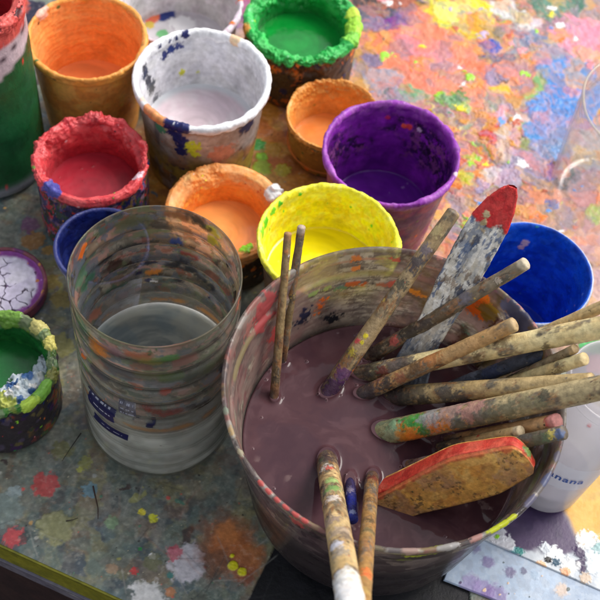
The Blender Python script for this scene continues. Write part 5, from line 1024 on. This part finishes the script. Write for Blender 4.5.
def paddle():
    E = at(402, 384, BW); X = at(463, 268, .1425)
    out = [((383, 392), (424, 392)), ((394, 362), (436, 350)), ((419, 318), (447, 332)), ((434, 286), (471, 297)), ((441, 272), (482, 277)), ((458, 237), (498, 249)), ((472, 215), (508, 230)), ((487, 199), (514, 212)), ((500, 190.5), (516.5, 198)), ((509, 186.5), (516, 189))]
    def pt(cv, spot):
        cv.C[:] = lin(196, 188, 170); cv.mottle([lin(170, 160, 146), lin(214, 208, 196)], .008, 3, .6)
        Q = cv.P*np.array([.42, 1, 1], f4)
        for k, (cc, th_, o_) in enumerate(((lin(110, 122, 142), .555, .7), (lin(222, 218, 208), .52, .9), (lin(52, 58, 78), .585, .85), (lin(176, 176, 174), .56, .6), (lin(214, 210, 200), .6, .9), (lin(70, 92, 128), .61, .8), (lin(120, 100, 80), .62, .7))):
            mm = sstep(th_, th_+.025, fbm(Q, (.007, .005, .004, .006, .0035, .005, .003)[k], 50+k*7, 5, rough=.62)); cv.lay(mm*o_, cc, .00018)
        wet = 1-sstep(.01, .045, cv.s+(cv.n(.01, 9)-.5)*.02); cv.lay(wet*.75, lin(88, 98, 116)); cv.mottle([lin(60, 66, 80), lin(120, 130, 146)], .008, 15, .6, region=wet)
        tip = sstep(.1145, .1165, cv.s+(cv.n(.006, 12)-.5)*.010); cv.lay(tip, lin(196, 44, 44), .0003, .35); cv.mottle([lin(176, 34, 36), lin(210, 70, 64)], .005, 17, .5, region=tip)
        spot(486, 214, .0028, lin(190, 170, 130)); spot(484, 222, .0028, lin(180, 160, 120)); spot(483, 230, .0022, lin(170, 150, 120)); spot(500, 227, .0018, lin(60, 90, 70)); spot(512, 189, .0015, lin(150, 180, 90)); spot(505, 219, .0016, lin(90, 60, 60))
    slab('stirring_paddle', 'flat white flaking paddle with a red pointed tip, leaning on the far right rim', 'paddle', E, X, out, .0035, pt, 3)
def block():
    E = at(392, 508, BW+.001); X = at(520, 466, .1305)
    out = [((380, 497), (380, 528)), ((400, 486), (400, 522)), ((420, 475), (420, 515)), ((450, 459), (450, 508.5)), ((480, 453.5), (480, 501)), ((500, 449), (500, 495)), ((512, 447), (512, 488)), ((520, 451), (520, 483)), ((528, 458), (528, 478)), ((534, 468), (533, 474))]
    def pt(cv, spot):
        cv.C[:] = lin(240, 178, 88); cv.mottle([lin(220, 150, 70), lin(246, 196, 112), lin(196, 134, 76)], .007, 3, .7, .48, .58); cv.mottle([lin(160, 128, 112)], .012, 33, .5, .54, .64); cv.mottle([lin(214, 160, 84)], .005, 37, .6, .5, .6, 5)
        g = fbm(cv.P*np.array([.12, 1, 1], f4), .0016, 4, 4); cv.lay(sstep(.5, .7, g)*.3, lin(176, 116, 60))
        cv.speck(.003, [lin(60, 50, 40), lin(90, 70, 50), lin(80, 90, 60)], .4, 8, .06, .3, .0001, region=sstep(.5, .6, cv.n(.01, 9)), warp=1.2)
        cv.lay(sstep(.57, .62, cv.n(.0018, 19, 5))*sstep(.52, .6, cv.n(.009, 20))*.7, lin(84, 72, 52))
        s2 = 1-cv.face; cv.lay(s2, lin(196, 64, 50), .0002, .3); cv.mottle([lin(170, 44, 40), lin(214, 100, 76)], .008, 17, .6, region=s2)
        ed = cv.top*(1-sstep(.02, .10, cv.fr+(cv.n(.005, 77, 5)-.5)*.25)); cv.lay(ed*.75, lin(206, 86, 60)); eb = cv.top*sstep(.93, .98, cv.fr+(cv.n(.004, 78, 4)-.5)*.1); cv.lay(eb*.6, lin(120, 80, 50))
        spot(440, 483, .006, lin(130, 104, 104)); spot(437, 495, .005, lin(126, 100, 96)); spot(466, 470, .004, lin(70, 66, 50)); spot(462, 478, .003, lin(60, 60, 46)); spot(500, 490, .004, lin(110, 96, 110)); spot(515, 478, .004, lin(120, 90, 110)); spot(528, 452, .0035, lin(90, 120, 70)); spot(531, 451, .002, YEL); spot(395, 508, .008, lin(70, 54, 44)); spot(410, 500, .006, lin(130, 90, 50))
        spot(525, 458, .003, lin(110, 130, 70)); spot(420, 490, .004, lin(100, 76, 50))
    nd_ = np.array([.05, -.85, .53])
    slab('scrubbing_block', 'broad ochre wooden block with a red upper side, slanting in the bowl', 'block', E, X, out, .0135, pt, 7, ndir=nd_, under=.02, thtap=(1.5, .45), smooth=90)
paddle(); block()
bowl()

# ------------------------------------------------------------------ milky cup at the lower right
def milky():
    c = np.array([0.1735, -0.1190]); R, h, tp = .0290, .128, .82
    def pt(cv, L):
        cv.C[:] = lin(205, 200, 208); cv.A[:] = .08
        cv.lay(sstep(.4, .7, cv.n(.02, 3))*.25, lin(190, 180, 190), a=.35)
        bd = band(L, h-.030, h-.010, .0006)*(1-L.inner)
        cv.lay(sstep(.036, .0366, L.z)*(1-sstep(.0645, .065, L.z))*(1-L.inner), lin(228, 228, 234), a=.85)
        cv.C[:] = cv.C*1.05
        cv.speck(.009, [lin(150, 140, 150), PINK, SKY], .2, 8, .05, .2, a=.8)
        for px, py, r, col in ((592, 352, .006, lin(60, 175, 90)), (588, 360, .004, lin(80, 180, 90)), (598, 362, .006, lin(236, 130, 120))):
            p = at(px, py, h); cv.blob(np.array([p[0]-c[0], p[1]-c[1], h-.002])+f4(14*1.37), r, col)
    root = cup('milky_cup', 'milky plastic cup with small blue lettering, right of the bowl on the painted sheet', 'cup', c, R, h, tp, pt, None, None, mat='milky', lumpy_seed=14, z0=.0032) if False else None
    root = empty('milky_cup', (c[0], c[1], .0034), 'milky plastic cup with small blue lettering, right of the bowl on the painted sheet', 'cup')
    Rb = R*tp; Rw = R-.002; wall = .0011
    pts = [(0, .0015, 4), (Rb-.003, .0015, 2), (Rb-.001, 0, 2), (Rb, .0008, 80), (Rb+(Rw-Rb)*.9, h-.009, 6), (R-.0006, h-.008, 3), (R, h-.002, 4), (R-.0008, h, 3), (R-.0024, h-.0006, 5), (Rw-wall, h-.005, 80), (Rb-wall, .0025, 4), (0, .0025, 1)]
    L = Lathe(pts, 420); L.dz = h-L.z; L.rim = 1-sstep(.002, .012, L.dz)
    cv = Canvas(L.P, lin(205, 200, 208), .3, .08); cv.P = cv.P+f4(14*1.37)
    pt(cv, L); L.build('cup_wall', cv, M['milky'], root)
    dr = np.array([c[0]-BC[0], c[1]-BC[1]]); dr /= np.linalg.norm(dr); root.rotation_mode = 'AXIS_ANGLE'; root.rotation_axis_angle = (math.radians(5.5), -dr[1], dr[0], 0); root.location.z += .002
    # lettering bent round the cup
    tc = bpy.data.curves.new('txt', 'FONT'); tc.body = 'manana'; tc.size = .0088; tc.space_character = 1.12; tc.align_x = 'CENTER'; tc.resolution_u = 3; tc.offset = .0002
    to = bpy.data.objects.new('txt', tc); COL.objects.link(to); dg = bpy.context.evaluated_depsgraph_get(); dg.update()
    me = bpy.data.meshes.new_from_object(to.evaluated_get(dg)); bpy.data.objects.remove(to)
    q = hit(c, .0255, 557, 470, True, .0034); t0 = math.atan2(q[1], q[0])
    n = len(me.vertices); co = np.zeros(n*3); me.vertices.foreach_get('co', co); co = co.reshape(-1, 3)
    z = .0475+co[:, 1]; rad = Rb+(Rw-Rb)*z/h+.0005; th = t0+co[:, 0]/.0245
    co2 = np.stack([rad*np.cos(th), rad*np.sin(th), z], 1); me.vertices.foreach_set('co', co2.ravel()); me.update()
    me.materials.clear(); me.materials.append(M['print']); attrs(me, Canvas(co2, lin(44, 84, 160), .5))
    o = bpy.data.objects.new('lettering', me); COL.objects.link(o); o.parent = root
    # a little murky water inside
    disc('rinse_water', Rb+(Rw-Rb)*.2/1.0-wall+.0003+0*R, .018, M['water'], root, lin(186, 178, 188), None, 30, 120, .1)
milky()

# ------------------------------------------------------------------ clear jar at the right edge
def clear_jar():
    c = (0.2307, 0.1255); R = .0548; h = .11
    root = empty('clear_jar', (*c, 0), 'empty transparent jar standing on the bright daubed paint at the right edge', 'jar')
    def rr(z): return R-.0012*math.exp(-((z-.095)/.003)**2)-.009*(1-min(1, z/.012))**2
    zs = np.linspace(.001, h-.003, 90); t = .0016
    pts = [(0, .003, 3), (.03, .0015, 4)]+[(rr(z), z, 1) for z in zs]+[(R+.0008, h-.002, 3), (R+.0006, h, 3), (R-.0014, h, 3)]+[(rr(z)-t, z, 1) for z in zs[::-1]]+[(.03, .004, 4), (0, .005, 1)]
    L = Lathe(pts, 300, 2, lambda T, Rr, Z: (Rr*(1+.02*np.cos(5*T+1)*np.clip(1-Z/.05, 0, 1)+.004*np.cos(9*T)), Z))
    cv = Canvas(L.P, lin(200, 190, 190), .3, .0)
    st = fbm(cv.P*np.array([1, 1, .18], f4), .006, 5, 4); cv.lay(sstep(.6, .75, st)*.25, lin(225, 205, 200), a=.35)
    cv.lay(np.exp(-((h-L.z)/.0012)**2)*.8, lin(220, 215, 190), a=.7)
    L.build('jar_wall', cv, M['glass'], root)
clear_jar()

# ------------------------------------------------------------------ stray bristles on the table
def hair(label, pts, r, col):
    P = [at(px, py, .0009+.0022*k) for px, py, k in pts]; P = np.array(P)
    k = np.linspace(0, len(P)-1, 40); C = np.stack([np.interp(k, np.arange(len(P)), P[:, i]) for i in range(3)], 1)
    for _ in range(6): C[1:-1] = (C[:-2]+2*C[1:-1]+C[2:])/4
    T = np.gradient(C, axis=0); T /= np.linalg.norm(T, axis=1, keepdims=True); a = np.cross(T, [0, 0, 1.]); a /= np.linalg.norm(a, axis=1, keepdims=True); b = np.cross(T, a)
    th = np.linspace(0, 2*PI, 8, endpoint=False); rad = r*(1-.6*np.linspace(0, 1, 40))
    Q = C[:, None]+rad[:, None, None]*(np.cos(th)[None, :, None]*a[:, None]+np.sin(th)[None, :, None]*b[:, None])
    Q = Q.reshape(-1, 3); base = C[0]
    o = grid_mesh('stray_bristle', Q-base, 40, 8, False, M['wood'], Canvas(Q, col, .5), None, True); o.location = base
    tag(o, label, 'bristle', 'stray bristles on the table')
hair('thin dark bent bristle on the grey table, in front of the ribbed jar', [(93, 486, .3), (95, 495, .2), (98, 508, .4), (98, 519, 0)], .00055, lin(60, 40, 34))
hair('fine straight dark bristle poking out beside the foot of the ribbed jar', [(81, 433, .8), (72, 446, .5), (62, 461, 0)], .0004, lin(36, 30, 28))
hair('very short faint bristle at the left edge of the grey table', [(66, 521, .1), (72, 520, .4), (78, 518, 0)], .0004, lin(60, 52, 44))

# ------------------------------------------------------------------ camera
cam = bpy.data.cameras.new('camera'); co = bpy.data.objects.new('camera', cam); COL.objects.link(co); scene.camera = co
cam.sensor_width = 36; cam.sensor_fit = 'HORIZONTAL'; cam.lens = F/600*36; cam.clip_start = .02; cam.clip_end = 50
import mathutils
Rm = mathutils.Matrix(((RGT[0], UPV[0], -FWD[0]), (RGT[1], UPV[1], -FWD[1]), (RGT[2], UPV[2], -FWD[2])))
co.matrix_world = mathutils.Matrix.Translation(CAM.tolist()) @ Rm.to_4x4()
cam.dof.use_dof = True; cam.dof.focus_distance = .72; cam.dof.aperture_fstop = 13.0; cam.dof.aperture_blades = 7

# ------------------------------------------------------------------ light: soft open shade
w = bpy.data.worlds.new('World'); scene.world = w; w.use_nodes = True; nt = w.node_tree
for n_ in list(nt.nodes): nt.nodes.remove(n_)
SUN_EL, SUN_AZ = math.radians(50), math.radians(52)          # azimuth from +Y towards +X
sky = nt.nodes.new('ShaderNodeTexSky'); sky.sky_type = 'NISHITA'; sky.sun_disc = False; sky.sun_elevation = SUN_EL; sky.sun_rotation = SUN_AZ
sky.air_density = 1.0; sky.dust_density = 2.5; sky.ozone_density = 1.0
hs = nt.nodes.new('ShaderNodeHueSaturation'); hs.inputs['Saturation'].default_value = .3
bg = nt.nodes.new('ShaderNodeBackground'); bg.inputs[1].default_value = .14; ow = nt.nodes.new('ShaderNodeOutputWorld')
nt.links.new(sky.outputs[0], hs.inputs['Color']); nt.links.new(hs.outputs[0], bg.inputs[0]); nt.links.new(bg.outputs[0], ow.inputs[0])
sl = bpy.data.lights.new('sun', 'SUN'); sl.energy = 1.5; sl.angle = math.radians(26); sl.color = (1, .95, .88)
so = bpy.data.objects.new('sun', sl); COL.objects.link(so)
dvec = mathutils.Vector((math.sin(SUN_AZ)*math.cos(SUN_EL), math.cos(SUN_AZ)*math.cos(SUN_EL), math.sin(SUN_EL)))
so.rotation_euler = dvec.to_track_quat('Z', 'Y').to_euler(); so.location = dvec*2
vs = scene.view_settings; vs.view_transform = 'Standard'; vs.look = 'None'; vs.gamma = 1.0; vs.exposure = 0.68; vs.use_curve_mapping = False
scene.cycles.transparent_max_bounces = 16
scene.cycles.max_bounces = 10
